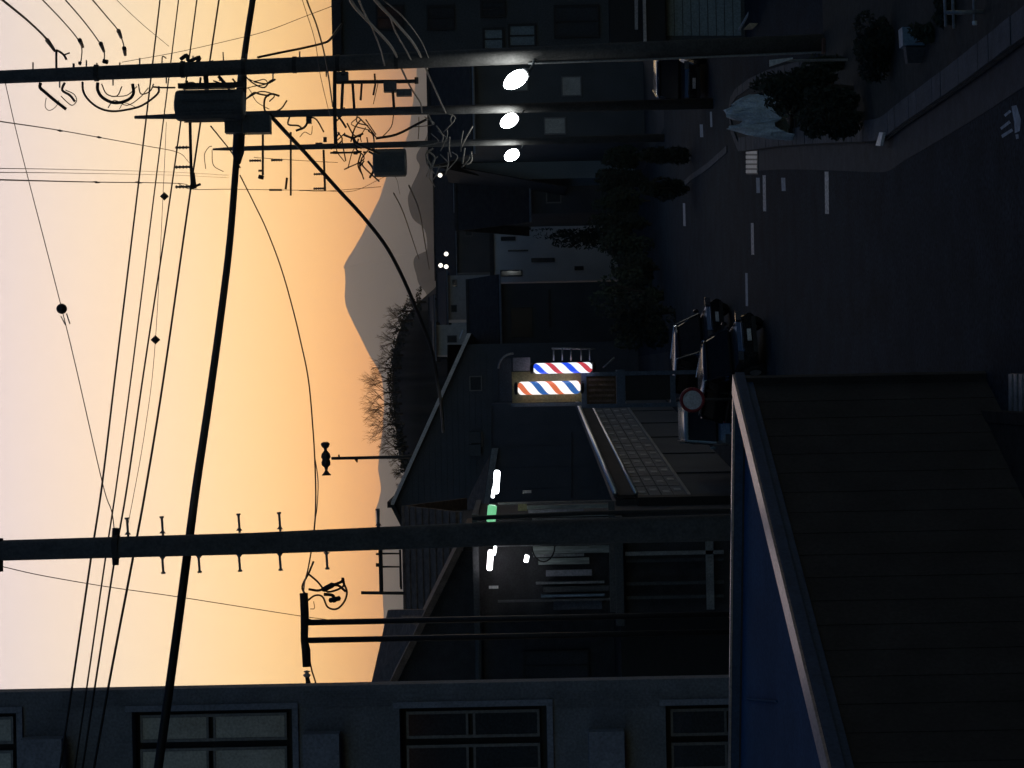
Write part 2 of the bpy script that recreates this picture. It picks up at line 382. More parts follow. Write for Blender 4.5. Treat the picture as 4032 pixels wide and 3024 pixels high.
# copings, in lengths
def coping(p, dr, inn, L, w, name):
    s = 0; first = True
    while s < L:
        a = p + dr * (s + .004); e = p + dr * (min(s + 2.4, L) - .004)
        MB().prism([up(a, ZC - .03), up(e, ZC - .03), up(e + inn * w, ZC - .03), up(a + inn * w, ZC - .03)], (0, 0, .03)).build(name, 'coping', ho)
        s += 2.4
coping(C0, nd, nin, Lw, .30, 'coping'); coping(C0 + fd * .33, fd, fin, 11.5, .10, 'coping')
MB().prism([up(C0 - nin * .03, ZC - .16), up(N1 - nin * .03, ZC - .16), up(N1 - nin * .03, ZC - .035), up(C0 - nin * .03, ZC - .035)], nin * .06).build('fascia', 'coping_blue', ho)
MB().prism([up(C0 + nin * .02, ZR - .1), up(N1 + nin * .02, ZR - .1), up(N1 + nin * .02, ZC - .035), up(C0 + nin * .02, ZC - .035)], nin * .22).build('parapet', 'coping_blue', ho)
MB().prism([up(C0 + fd * .3 + fin * .02, ZR - .1), up(FL + fin * .02, ZR - .1), up(FL + fin * .02, ZC - .035), up(C0 + fd * .3 + fin * .02, ZC - .035)], fin * .07).build('parapet', 'coping_blue', ho)
# low wall that runs on from its foot towards the viewer
q = G(3882, 1612); bw = thing('boundary_wall', tuple(q), 'low dark block wall at the foot of the brown building', 'wall')
y = q.y
while y > 17:
    MB().box(q.x - .15, q.x, y - .395, y, 0, .14).build('block', 'dark_block', bw); MB().box(q.x - .15, q.x, y - .395 - .2, y - .2, .145, .28).build('block', 'dark_block', bw); y -= .4
MB().box(q.x - 3.2, q.x - .155, 17, q.y - .3, 0, .27).build('paved_step', 'dark_block', bw)
# ------------------------------------------------------------------ grey building at the left edge
DL = 34.0
lb = thing('concrete_building', (P(2000, 2800, DL).x, DL, 0), 'grey concrete block with recessed windows behind the blue roof', 'building')
xr = P(1450, 2697, DL).x; zt = 19.0
holes = [(-560, 66, 2812), (518, 1150, 2796), (1572, 2152, 2782), (2620, 3150, 2772)]
wl = P(1500, 3420, DL).x
wy = []
def zz(x, y): return P(x, y, DL).z
hx = []
for x0, x1, y0 in holes:
    hx.append((P((x0 + x1) / 2, y0, DL).x, zz(x1, y0), zz(x0, y0)))
lastz = 0.0
for i, (X, z0, z1) in enumerate(sorted(hx, key=lambda t: t[1])):
    MB().box(wl, xr, DL, DL + .35, lastz, z0).build('wall', 'grey_render', lb)
    MB().box(X, xr, DL, DL + .35, z0, z1).build('wall', 'grey_render', lb)
    lastz = z1
    # the recess: dark back, frame, sliding sashes with panes
    wf = MB().box(wl, X, DL + .34, DL + .40, z0, z1).build('window', 'dark_frame', lb)
    hgt = z1 - z0; x1_ = X - .10
    sash = [(x1_ - .46, x1_, DL + .22), (x1_ - 1.02, x1_ - .56, DL + .17)]
    mid = z0 + hgt * .52
    for si, (a, e, yy) in enumerate(sash):
        MB().box(a, a + .05, yy, yy + .05, z0 + .12, z1 - .1).build('sash', 'alu_frame', wf); MB().box(e - .05, e, yy, yy + .05, z0 + .12, z1 - .1).build('sash', 'alu_frame', wf)
        for za, zb in ((z0 + .12, mid - .04), (mid + .04, z1 - .1)):
            MB().box(a + .05, e - .05, yy + .012, yy + .03, za + .04, zb - .04).build('pane', 'curtained_pane' if i > 1 else 'pane', wf)
            MB().box(a + .05, e - .05, yy, yy + .05, za, za + .04).build('sash', 'alu_frame', wf); MB().box(a + .05, e - .05, yy, yy + .05, zb - .04, zb).build('sash', 'alu_frame', wf)
    MB().box(X, X + .10, DL - .05, DL - .001, z0 - .1, z1 + .1).build('jamb', 'grey_ledge', lb)
    MB().box(wl, X - .002, DL - .06, DL + .2, z0 - .1, z0 - .002).build('sill', 'grey_ledge', lb)
MB().box(wl, xr, DL, DL + .35, lastz, zt).build('wall', 'grey_render', lb)
xb = xr * (DL + 9) / DL - .6
MB().prism([(wl, DL + .41, 0), (xr - .02, DL + .41, 0), (xb, DL + 9, 0), (wl, DL + 9, 0)], (0, 0, zt)).build('wall', 'grey_render', lb)
for x0, x1, y0 in ((82, 245, 2912), (1195, 1338, 2892), (2322, 2462, 2882)):
    MB().boxpx(x0, x1, y0, 3300, DL - .34, .335).build('ledge', 'grey_ledge', lb)
for k in range(14):                                     # ribbed render on the pier
    yv = 2722 + k * 5
    for xa, xb in ((245, 505), (1160, 1560), (2160, 2600)):
        if k % 2 == 0: MB().boxpx(xa, xb, yv, yv + 2.5, DL - .012, .011).build('rib', 'grey_render', lb)
MB().box(wl, xr + .03, DL - .05, DL + .36, zt, zt + .2).build('roof_edge', 'grey_ledge', lb)
# ------------------------------------------------------------------ near utility pole (left)
DP = 31.45
pl = thing('utility_pole', (P(2750, 2082, DP).x, DP, 0), 'near concrete utility pole with step bolts behind the blue roof', 'utility pole')
def shaft(path, t, m='pole_concrete', n=20, name='shaft'):
    b = MB(); b.tube([P(x, y, d) for x, y, d, r in path], [r / 2 / F * d for x, y, d, r in path], n); return b.build(name, m, t, smooth=True)
top = P(-300, 2176, DP); bot = P(2760, 2080, DP); dirv = (bot - top); bb = top + dirv * ((top.z - (-.3)) / -(dirv.z))
MB().tube([top, P(1000, 2140, DP), P(2000, 2100, DP), bot, bb], [.157, .168, .19, .208, .215], 24).build('shaft', 'pole_concrete', pl, smooth=True)
def polew(x):  # centre and half width in pixels of the pole at a height
    t = x / 2760.0; return 2166 - 86 * t, 41 + 12 * t
for x, sd in ((640, 1), (640, -1), (783, -1), (942, 1), (942, -1), (1102, 1), (1102, -1), (1286, -1), (503, 1), (1490, 1)):
    c, hw = polew(x); s = -1 if sd > 0 else 1
    a = P(x - 2 * s, c + s * (hw - 6), DP); e = P(x + 3 * sd * -1, c + s * (hw + 62), DP)
    MB().tube([a, e], .019, 6).build('step_bolt', 'galv', pl); MB().tube([P(x, c + s * (hw + 2), DP), P(x, c + s * (hw + 12), DP)], [.05, .022], 6).build('bolt_collar', 'galv', pl)
    MB().tube([e, e + (e - a).normalized() * .03], .034, 6).build('bolt_head', 'galv', pl)
c, hw = polew(455)
MB().tube([P(447, c, DP), P(470, c - 1, DP)], .19, 16).build('band', 'dark_steel', pl)
for s in (-1, 1):
    MB().tube([P(455, c + s * (hw - 5), DP), P(455, c + s * (hw + 30), DP)], [.06, .05], 8).build('clamp', 'dark_steel', pl)
MB().tube([P(-10, 2120, DP), P(-10, 2250, DP)], .09, 8).build('cap_band', 'dark_steel', pl)
MB().tube([P(1860, 2040, DP - .1), P(2300, 2020, DP - .1), P(2760, 2012, DP - .1), G(3700, 2000) * 0 + Vector((P(2760, 2012, DP).x, DP - .1, 0))], .035, 8).build('conduit', 'dark_steel', pl)
loop = [P(2140 + 45 * math.cos(a) * 1.0, 2150 + 62 * math.sin(a), DP - .05) for a in [i * math.pi / 10 for i in range(11)]]
MB().tube(loop, .012, 5).build('cable_loop', 'wire', pl)
# ------------------------------------------------------------------ steel twin-post cable stand
DH = 40.0
hf = thing('cable_stand', (P(2800, 2490, DH).x, DH, 0), 'twin steel posts carrying a cable beam beside the dark gable', 'cable stand')
for y in (2452, 2522):
    a = P(1190, y, DH); MB().tube([a, (a.x, DH, -.1)], .058, 10).build('post', 'dark_steel', hf, smooth=True)
b = MB().tube([P(1196, 2336, DH), P(1200, 2420, DH), P(1198, 2520, DH), P(1205, 2560, DH), P(1208, 2625, DH)], [.085, .085, .075, .09, .085], 10)
b.build('beam', 'dark_steel', hf, smooth=True)
MB().tube(smooth_path(px([(1200, 2420), (1205, 2440), (1232, 2452)], DH), 5), [.05] * 11, 6).build('bracket', 'dark_steel', hf)
MB().lathe([(0, .02), (.02, .07), (.05, .03), (.09, .08), (.13, .05)], P(1208, 2640, DH), (-1, 0, 0), 10).build('insulator', 'white_trim', hf, smooth=True)
MB().tube(px([(1206, 2650), (1214, 2690), (1216, 2760)], DH), [.03, .05, .02], 6).build('dead_end', 'dark_steel', hf)
MB().tube(smooth_path(px([(1218, 2590), (1228, 2640), (1245, 2700), (1250, 2780)], DH), 5), .016, 5).build('cable', 'wire', hf)
for pts, r in (([(1205, 2345), (1190, 2310), (1215, 2258), (1235, 2210)], .02), ([(1215, 2260), (1250, 2290), (1290, 2330), (1350, 2310), (1352, 2280)], .022),
               ([(1205, 2370), (1240, 2345), (1270, 2350), (1290, 2390), (1325, 2398), (1355, 2370), (1366, 2330), (1350, 2290)], .02),
               ([(1215, 2320), (1255, 2325), (1290, 2310), (1330, 2305), (1362, 2330)], .026), ([(1275, 2340), (1310, 2345), (1318, 2372)], .035),
               ([(1235, 2368), (1238, 2395), (1222, 2398)], .008), ([(1300, 2308), (1345, 2290), (1350, 2275)], .03)):
    MB().tube(smooth_path(px(pts, DH), 5), r, 6).build('cable_loop', 'wire', hf, smooth=True)
MB().lathe([(-.14, .02), (-.1, .055), (.1, .055), (.14, .02)], P(1292, 2312, DH), (.5, 0, -1), 10).build('splice', 'dark_steel', hf, smooth=True)
MB().lathe([(-.12, .02), (-.1, .05), (.1, .05), (.12, .02)], P(1318, 2360, DH), (.2, 0, -1), 10).build('splice', 'dark_steel', hf, smooth=True)
# ------------------------------------------------------------------ wires between the near poles
def dw(y): return 45.0 - 13.2 * y / 2130 if y < 2130 else 31.8 - (y - 2130) / 894 * 1.6
def span(pts, wpx, label, name='power_wire', m='wire', group=None): return wire([(x, y, dw(y)) for x, y in pts], wpx, 0, label, name, m, group)
span([(648, -160), (630, 0), (548, 700), (457, 1450), (403, 1900), (358, 2200), (292, 2650), (236, 3024), (200, 3250)], 7.5, 'topmost of the four parallel power wires crossing the sky')
span([(720, -160), (703, 0), (615, 700), (521, 1450), (460, 1900), (415, 2200), (350, 2650), (295, 3024), (260, 3250)], 6, 'second from the top of the four parallel power wires')
span([(795, -160), (775, 0), (681, 700), (568, 1450), (503, 1900), (452, 2200), (382, 2650), (325, 3024), (290, 3250)], 7, 'third from the top of the four parallel power wires')
span([(882, -160), (862, 0), (757, 700), (650, 1450), (578, 1900), (523, 2200), (437, 2650), (370, 3024), (330, 3250)], 8.5, 'lowest of the four parallel power wires, just above the thick cable')
sw = wire([(655, 480, 43), (645, 700, 40.4), (612, 1340, 36.6), (570, 1700, 34.3), (505, 2062, 31.5)], 2.4, 0, 'hair-thin wire carrying two small diamond markers', 'marker_wire')
for x, y in ((647, 773), (612, 1338)):
    c = P(x, y, dw(y)); tag(MB().lathe([(-.085, .004), (-.06, .03), (0, .085), (.06, .03), (.085, .004)], c, (0, 0, 1), 8).build('wire_marker', 'dark_steel'), 'small diamond marker on the hair-thin wire, at its lamp-pole end' if y < 1000 else 'small diamond marker at the middle of the hair-thin wire', 'marker', 'diamond markers on the thin wire')
bwire = [(15, 300, 41), (60, 500, 39.8), (110, 700, 38.6), (175, 950, 37), (243, 1215, 35.6), (300, 1450, 34.3), (403, 1900, 32.2), (440, 2015, 31.7), (452, 2110, 31.45)]
wire(bwire, 3.6, 0, 'thin sloping guy wire with a dark ball, above the parallel wires', 'guy_wire')
c = P(243, 1216, 35.6); bt = thing('wire_ball', tuple(c), 'dark round ball hanging on the sloping thin wire', 'marker ball')
MB().lathe([(.093 * math.cos(i * math.pi / 10) * -1, .093 * math.sin(i * math.pi / 10)) for i in range(11)], c, (0, 0, 1), 14).build('ball', 'dark_steel', bt, smooth=True)
MB().tube([P(262, 1235, 35.6), P(275, 1275, 35.5)], .012, 5).build('clip', 'galv', bt); MB().tube([P(240, 1245, 35.6), P(258, 1280, 35.5)], .01, 5).build('clip', 'galv', bt)
# the thick telephone cable and its branches
TK = [(1010, -120), (995, 0), (972, 150), (958, 260), (945, 420), (930, 640), (905, 950), (870, 1240), (820, 1600), (775, 1900), (747, 2110), (705, 2430), (660, 2760), (618, 3060), (590, 3250)]
pts = px([(x, y, dw(y)) for x, y in TK], 0)
tag(MB().tube(smooth_path(pts, 5), .068, 10).build('telephone_cable', 'wire', smooth=True), 'thick black telephone cable sagging across the whole sky', 'cable')
CL = px([(956, 255, 42.9), (952, 330, 42.5), (944, 480, 41.8), (938, 600, 41.2), (935, 640, 41.0)], 0)
tag(MB().tube(CL, [.08, .105, .12, .12, .07], 12).build('splice_closure', 'dark_steel', smooth=True), 'fat black splice closure on the thick telephone cable', 'cable closure')
wire([(945, 690, 40.6), (1000, 800, 40), (1050, 905, 39.5), (1105, 1050, 38.8), (1150, 1205, 38), (1185, 1350, 37), (1215, 1500, 36), (1233, 1700, 35), (1241, 1850, 34), (1243, 1980, 33), (1236, 2095, 31.9), (1215, 2230, 34), (1200, 2290, 38), (1195, 2338, 40)], 5.5, 0, 'slack drop cable hanging in a long curve to the steel cable stand', 'drop_cable', cat='cable')
wire([(1238, 1790, 34.6), (1252, 1890, 33.8), (1248, 2000, 33), (1238, 2060, 32.2)], 4, 0, 'short slack loop beside the drop cable near the horn loudspeakers', 'drop_cable', cat='cable')
wire([(1060, 450, 41.5), (1120, 515, 42), (1200, 600, 43), (1330, 745, 44), (1400, 820, 44.5), (1460, 890, 45), (1520, 970, 45.5), (1570, 1060, 46), (1620, 1170, 46.5), (1660, 1270, 47), (1700, 1380, 47.5), (1722, 1500, 48), (1738, 1600, 49), (1745, 1700, 50)], 15, 0, 'thick black cable bundle curving down past the mountain', 'cable_bundle', cat='cable', n=8)
wire([(5, 2230, 31.5), (160, 2265, 32.5), (420, 2310, 34), (700, 2350, 36), (1160, 2422, 39.5), (1345, 2447, 40)], 3.2, 0, 'thin guy wire from the near pole down to the steel cable stand', 'guy_wire')
# ------------------------------------------------------------------ row of utility poles on the right
D1, D2, D3 = 41.0, 64.0, 84.0
def tubes(t, d, items, m='wire', name='jumper', sm=True):
    for pts, wp in items:
        q = px(pts, d); MB().tube(smooth_path(q, 4) if len(q) > 2 else q, wp / 2 / F * d, 6).build(name, m, t, smooth=sm)
def insul(t, d, x, y, L=60, w=18, up_=True):
    c = P(x, y, d); k = d / F; prof = []
    n = 5
    for i in range(n):
        h = L * k * i / n; prof += [(h, w * k * .28), (h + L * k * .06, w * k * .5), (h + L * k * .13, w * k * .28)]
    MB().lathe(prof, c, (0, 0, 1 if up_ else -1), 8).build('insulator', 'porcelain', t, smooth=True)
p1 = thing('utility_pole', (P(3340, 165, D1).x, D1, 0), 'tall utility pole with the biggest lit street lamp and a transformer', 'utility pole')
a, e = P(-250, 314, D1), P(3300, 168, D1); bot = e + (e - a) * (e.z / (a.z - e.z))
MB().tube([a, a.lerp(bot, .25), a.lerp(bot, .5), a.lerp(bot, .75), bot], [.128, .148, .163, .178, .190], 22).build('shaft', 'pole_concrete', p1, smooth=True)
for i in range(12):
    x = 130 + i * 105; y = 303 - x * .041; s = 1 if i % 2 else -1
    MB().tube([P(x, y + s * 22, D1), P(x, y + s * 52, D1)], .016, 5).build('step_bolt', 'galv', p1)
for x in (380, 720, 960, 1160, 1330, 1560):
    y = 303 - x * .041; MB().tube([P(x - 8, y, D1), P(x + 8, y, D1)], .17, 14).build('band', 'dark_steel', p1)
# transformer hung beside the pole
tr = MB().lathe([(0, .26), (.03, .31), (.10, .315), (1.30, .315), (1.36, .29), (1.40, .12)], P(962, 412, D1 - .15), (0, 0, 1), 18).build('transformer', 'transformer_paint', p1, smooth=False)
for i in range(9):
    a_ = math.pi * 2 * i / 9; c = P(950, 412, D1 - .15) + Vector((math.cos(a_) * .335, math.sin(a_) * .335, .12)); MB().box(c.x - .012, c.x + .012, c.y - .012, c.y + .012, c.z, c.z + 1.05).build('fin', 'transformer_paint', tr)
MB().boxpx(955, 1062, 452, 522, D1 - .1, .35).build('switch_box', 'transformer_paint', p1); MB().boxpx(884, 950, 470, 522, D1 - .05, .3).build('switch_box', 'transformer_paint', p1)
MB().boxpx(700, 960, 325, 345, D1 - .05, .08).build('bracket', 'dark_steel', p1)
tubes(p1, D1, [([(810, 300), (815, 352)], 20), ([(860, 300), (905, 350)], 14), ([(790, 305), (785, 350)], 9), ([(735, 318), (735, 350)], 12), ([(690, 345), (640, 345), (600, 342)], 7)], 'dark_steel', 'bracket')
tubes(p1, D1, [([(700, 335), (760, 325), (780, 345)], 6), ([(840, 318), (870, 330), (880, 350)], 6), ([(915, 310), (930, 325), (950, 320)], 8)], 'wire')
# drop loops at the top of the pole
tubes(p1, D1, [([(160, 326), (158, 345), (180, 365), (215, 395), (260, 430)], 13), ([(255, 325), (245, 355), (275, 375), (295, 400)], 10), ([(258, 355), (290, 370), (302, 395), (285, 415), (262, 400), (240, 378)], 4),
               ([(182, 385), (178, 420), (195, 435), (220, 420), (232, 395)], 3), ([(325, 322), (328, 360), (350, 395), (390, 425), (440, 438), (500, 432), (560, 415), (620, 370), (625, 340)], 9),
               ([(385, 325), (385, 355), (405, 385), (450, 405), (500, 395), (525, 370), (522, 330)], 13), ([(400, 330), (420, 370), (460, 378), (480, 340)], 5), ([(425, 425), (450, 395), (500, 415), (550, 385), (585, 345)], 4),
               ([(470, 430), (490, 405), (540, 425)], 3), ([(440, 380), (500, 375), (540, 340)], 4), ([(545, 330), (555, 370), (590, 360), (605, 330)], 5)])
tubes(p1, D1, [([(222, 270), (222, 205), (228, 200), (250, 215), (262, 235)], 9), ([(255, 215), (275, 208)], 6), ([(290, 265), (290, 250)], 9), ([(320, 250), (312, 248), (318, 252)], 14), ([(380, 265), (382, 248)], 6), ([(405, 240), (425, 245)], 18), ([(472, 260), (472, 246)], 6), ([(638, 248), (640, 222), (655, 230)], 5), ([(710, 235), (735, 218), (745, 240), (785, 225), (775, 250)], 16), ([(815, 250), (840, 240)], 8), ([(880, 240), (878, 205)], 5)], 'dark_steel', 'fitting')
# lower racks and arms
tubes(p1, D1, [([(1318, 250), (1318, 430), (1322, 570)], 15), ([(1318, 324), (1640, 320)], 15), ([(1345, 300), (1360, 300)], 44), ([(1640, 305), (1640, 330)], 16)], 'dark_steel', 'crossarm', False)
tubes(p1, D1, [([(1350, 320), (1345, 430)], 12), ([(1388, 320), (1395, 430)], 11), ([(1425, 320), (1420, 395)], 9), ([(1475, 290), (1478, 330)], 8), ([(1478, 330), (1470, 375)], 8), ([(1545, 335), (1552, 430)], 11), ([(1490, 322), (1470, 410)], 3)], 'dark_steel', 'fitting')
MB().boxpx(1510, 1560, 318, 360, D1 - .05, .2).build('junction_box', 'transformer_paint', p1); MB().boxpx(1560, 1620, 350, 376, D1 - .1, .2).build('junction_box', 'transformer_paint', p1)
MB().boxpx(1325, 1370, 282, 318, D1 - .1, .2).build('junction_box', 'transformer_paint', p1)
MB().boxpx(3240, 3335, 150, 205, D1 - .35, .2).build('meter_box', 'rust_box', p1)
MB().tube([P(2080, 250, D1 - .12), P(2600, 232, D1 - .12), P(3250, 205, D1 - .12)], .022, 6).build('conduit', 'galv', p1)
p2 = thing('utility_pole', (P(2800, 420, D2).x, D2, 0), 'second utility pole of the lamp-lit row, with stacked crossarms', 'utility pole')
a, e = P(530, 462, D2), P(1700, 434, D2); bot = e + (e - a) * (e.z / (a.z - e.z))
MB().tube([a, a.lerp(bot, .08), a.lerp(bot, .5), bot], [.05, .095, .135, .175], 18).build('shaft', 'pole_concrete', p2, smooth=True)
tubes(p2, D2, [([(748, 470), (752, 640), (757, 745)], 12), ([(760, 680), (768, 742)], 14), ([(1318, 400), (1322, 575)], 12), ([(1145, 520), (1145, 770)], 8), ([(1035, 520), (1035, 690)], 9)], 'dark_steel', 'crossarm', False)
for y in (580, 657, 735): insul(p2, D2, 752, y, 66, 15)
for x, y, L in ((1028, 632, 50), (1038, 672, 22), (1112, 630, 48)): insul(p2, D2, x, y, L, 13)
tubes(p2, D2, [([(750, 740), (790, 725)], 10), ([(1030, 690), (1026, 705)], 22), ([(1130, 700), (1125, 745)], 9), ([(1060, 748), (1110, 748)], 8)], 'dark_steel', 'fitting')
tubes(p2, D2, [([(810, 665), (805, 610), (822, 580), (835, 576)], 3), ([(835, 590), (840, 650), (880, 676)], 3), ([(965, 300), (1000, 330), (1040, 345), (1062, 320), (1085, 312), (1050, 330), (1000, 322)], 6), ([(955, 400), (975, 385), (1000, 365), (1020, 370), (1060, 378)], 7), ([(960, 350), (1000, 340), (1050, 330), (1040, 312), (1000, 320), (960, 300)], 4),
               ([(950, 405), (985, 380), (1030, 360), (1080, 375), (1060, 400)], 5), ([(1046, 445), (1040, 420), (1045, 385), (1070, 370), (1100, 378)], 8), ([(1085, 440), (1110, 425), (1130, 395)], 6), ([(950, 345), (980, 350), (1010, 400), (1060, 430)], 3), ([(1140, 460), (1135, 490), (1175, 495), (1190, 510)], 7),
               ([(1215, 470), (1200, 500), (1165, 515)], 9), ([(1210, 460), (1245, 470), (1275, 520)], 6), ([(1180, 540), (1200, 520), (1225, 530), (1230, 495)], 3)])
MB().boxpx(1205, 1225, 458, 485, D2, .2).build('junction_box', 'transformer_paint', p2)
p3 = thing('utility_pole', (P(2700, 550, D3).x, D3, 0), 'farthest utility pole of the lamp-lit row, with a squat transformer', 'utility pole')
a, e = P(838, 588, D3), P(1700, 566, D3); bot = e + (e - a) * (e.z / (a.z - e.z))
MB().tube([a, a.lerp(bot, .06), a.lerp(bot, .5), bot], [.04, .10, .135, .17], 16).build('shaft', 'pole_concrete', p3, smooth=True)
MB().lathe([(0, .5), (.05, .58), (1.3, .58), (1.36, .4)], P(1600, 640, D3 - .4), (0, 0, 1), 16).build('transformer', 'transformer_paint', p3)
tubes(p3, D3, [([(1280, 540), (1280, 560)], 14), ([(1274, 590), (1280, 752)], 9), ([(1300, 602), (1420, 600)], 8), ([(1320, 596), (1320, 606)], 20), ([(1400, 596), (1400, 608)], 18), ([(1430, 600), (1440, 600)], 9)], 'dark_steel', 'crossarm', False)
for x, y, L in ((1278, 685, 46), (1275, 742, 44), (1270, 565, 30)): insul(p3, D3, x, y, L, 12)
tubes(p3, D3, [([(1280, 690), (1295, 712)], 7)], 'dark_steel', 'fitting')
rnd = random.Random(4)                                              # tangle of service cables around the two far poles
for t, d, yc in ((p2, D2, 470), (p3, D3, 590)):
    for k in range(13):
        x0 = 1320 + rnd.random() * 150; y0 = yc + rnd.uniform(-60, 60)
        pts = [(x0, y0), (x0 + rnd.uniform(-40, 50), y0 + rnd.uniform(20, 50)), (x0 + rnd.uniform(-50, 70), y0 + rnd.uniform(50, 90))]
        tubes(t, d, [(pts, rnd.choice((4, 5, 6, 9)))])
    for k in range(12):
        x0 = 1640 + rnd.random() * 230; y0 = yc + rnd.uniform(-60, 70)
        pts = [(x0, y0), (x0 + rnd.uniform(-30, 40), y0 + rnd.uniform(20, 50)), (x0 + rnd.uniform(-60, 40), y0 + rnd.uniform(40, 90))]
        tubes(t, d, [(pts, rnd.choice((4, 5, 7)))], 'grey_wire')
tubes(p2, D2, [([(1680, 470), (1640, 490), (1560, 530), (1480, 545)], 10), ([(1410, 460), (1450, 500), (1480, 540)], 6), ([(1440, 470), (1480, 530)], 5), ([(1550, 450), (1540, 500), (1500, 545)], 4)])
# street lamps: head, lens, bent arm
def lamp(t_d, x, y, lx, ly, pole_xy, tilt, label):
    c = P(x, y, t_d - .45); k = t_d / F
    t = thing('street_lamp', tuple(c), label, 'street lamp', None)
    ax = Vector((math.sin(tilt), .25, -math.cos(tilt))).normalized()          # the lens leans down towards its pole
    R = lx * k / 2; L = ly * k / 2
    prof = [(L * math.cos(math.pi * (1 - i / 12)), R * math.sin(math.pi * i / 12) * (.82 + .18 * i / 12)) for i in range(13)]
    MB().lathe(prof, c, ax, 16).build('lens', 'lamp_white', t, smooth=True)
    low = c + ax * L * .96
    MB().lathe([(-.03, R * .62), (.03, R * .55), (.07, R * .3), (.09, .02)], low, ax, 12).build('housing', 'galv', t, smooth=True)
    pe = P(*pole_xy, t_d - .12)
    MB().tube(smooth_path([pe, pe.lerp(low, .5) + Vector((0, 0, -.05)), low + ax * .06], 5), .026, 6).build('arm', 'galv', t, smooth=True)
lamp(D1, 2030, 314, 68, 108, (2104, 232), .60, 'largest lit white street lamp, on the nearest lamp pole')
lamp(D2, 2005, 476, 56, 78, (2062, 436), .55, 'lit white street lamp on the middle lamp pole')
lamp(D3, 2015, 611, 48, 62, (2060, 572), .5, 'smallest lit white street lamp, on the farthest lamp pole')
# ------------------------------------------------------------------ wires on the right
for i, (pts, wp, nm) in enumerate([
    ([(-60, -60, 30), (10, 0, 32), (110, 82, 36), (180, 150, 39), (215, 200, 41)], 10, 'thick dead-end wire sweeping in to the top of the lamp pole'),
    ([(110, -60, 30), (168, 0, 32), (240, 75, 36), (300, 145, 39.5), (322, 190, 40.6), (318, 250, 41)], 5.5, 'upper thin dead-end wire sweeping in to the lamp pole'),
    ([(205, -60, 30), (258, 0, 32), (335, 90, 36), (390, 165, 39.5), (410, 205, 40.6), (410, 245, 41)], 5.5, 'middle thin dead-end wire sweeping in to the lamp pole'),
    ([(315, -60, 30), (365, 0, 32), (420, 65, 36), (465, 120, 39), (485, 170, 40.5), (492, 210, 41)], 5.5, 'lower thin dead-end wire sweeping in to the lamp pole'),
    ([(415, -50, 30), (460, 0, 32), (560, 95, 36), (665, 182, 41)], 2.6, 'faint straight wire falling to the lamp pole top')]):
    wire(pts, wp, 0, nm)
for x, y, tx, ty in ((186, 158, 30, 42), (314, 158, 12, 26), (397, 172, 12, 30), (467, 122, 10, 26), (489, 190, 4, 26)):
    MB().tube([P(x, y, 39.6), P(x + tx, y + ty, 40.6)], [.045, .03], 8).build('strain_clamp', 'dark_steel', p1)
wire([(1345, 10, 38), (1200, 65, 39), (1050, 122, 40), (900, 160, 41), (700, 205, 41), (480, 245, 41)], 2.6, 0, 'faint wire running from the right-hand building up the lamp pole')
wire([(1345, 95, 46), (1330, 115, 45.5), (1300, 155, 44), (1272, 170, 43), (1190, 190, 42), (1090, 210, 41.3), (1015, 226, 41)], 10, 0, 'black service cable from the right-hand building to the lamp pole', 'service_cable', cat='cable')
wire([(1188, -60, 36), (1215, 20, 37), (1250, 110, 38), (1285, 250, 40), (1310, 420, 44)], 6, 0, 'dark cable dropping steeply behind the lamp pole', 'service_cable', cat='cable')
wire([(1170, -60, 36), (1200, 30, 37), (1240, 160, 39), (1262, 300, 41), (1300, 460, 46)], 2.6, 0, 'hair-thin cable beside the steep dark one', 'service_cable', cat='cable')
wire([(-40, 470, 30), (0, 478, 32), (215, 510, 40), (385, 540, 48), (560, 572, 56), (700, 600, 60), (745, 640, 63)], 3.4, 0, 'thin wire running overhead to the second pole crossarm, knotted twice')
wire([(-40, 706, 28), (0, 708, 30), (375, 717, 46), (700, 722, 61), (752, 735, 63.5)], 4, 0, 'lowest thin wire running overhead to the second pole crossarm')
wire([(-40, 660, 26), (0, 663, 28), (300, 668, 46), (690, 678, 80), (900, 690, 84)], 2.0, 0, 'upper of two faint grey wires running overhead', m='grey_wire')
wire([(-40, 678, 26), (0, 679, 28), (300, 682, 46), (690, 690, 80), (900, 700, 84)], 2.0, 0, 'lower of two faint grey wires running overhead', m='grey_wire')
for x, y, d in ((235, 514, 41), (388, 540, 48), (378, 717, 46), (545, 718, 54)):
    a = P(x - 14, y - 2, d); e = P(x + 16, y + 3, d); tag(MB().tube([a, a.lerp(e, .5), e], [.004, 5 / F * d, .004], 6).build('wire_joint', 'dark_steel'), 'small dark joint on the knotted thin wire to the second pole' if y < 600 else 'small dark joint on the lowest thin wire to the second pole', 'wire joint', 'joints on the overhead wires')
wire([(700, 722, 61), (757, 745, 63.8), (900, 745, 75), (1110, 748, 82), (1280, 750, 84)], 2.6, 0, 'thin wire joining the second and farthest pole crossarms')
wire([(830, 497, 42), (865, 540, 44), (912, 600, 46), (945, 660, 40.8)], 6, 0, 'short sloping jumper from the transformer to the thick cable', 'jumper_cable', cat='cable')
wire([(1000, 620, 63), (1180, 632, 70), (1330, 640, 78)], 2.2, 0, 'faint wire between the second and farthest poles')
wire([(1500, 735, 84), (1290, 752, 84), (1180, 750, 66)], 2.4, 0, 'thin wire from the farthest pole crossing the mountain shoulder')
wire([(1575, 765, 110), (1545, 690, 95), (1400, 750, 84.5), (1280, 752, 84)], 2.0, 0, 'faint wire across the mountain shoulder to the farthest pole')
wire([(1550, 760, 90), (1585, 830, 100), (1620, 930, 120), (1650, 1020, 140)], 4, 0, 'thin dark cable sloping across the foot of the mountain', 'service_cable', cat='cable')
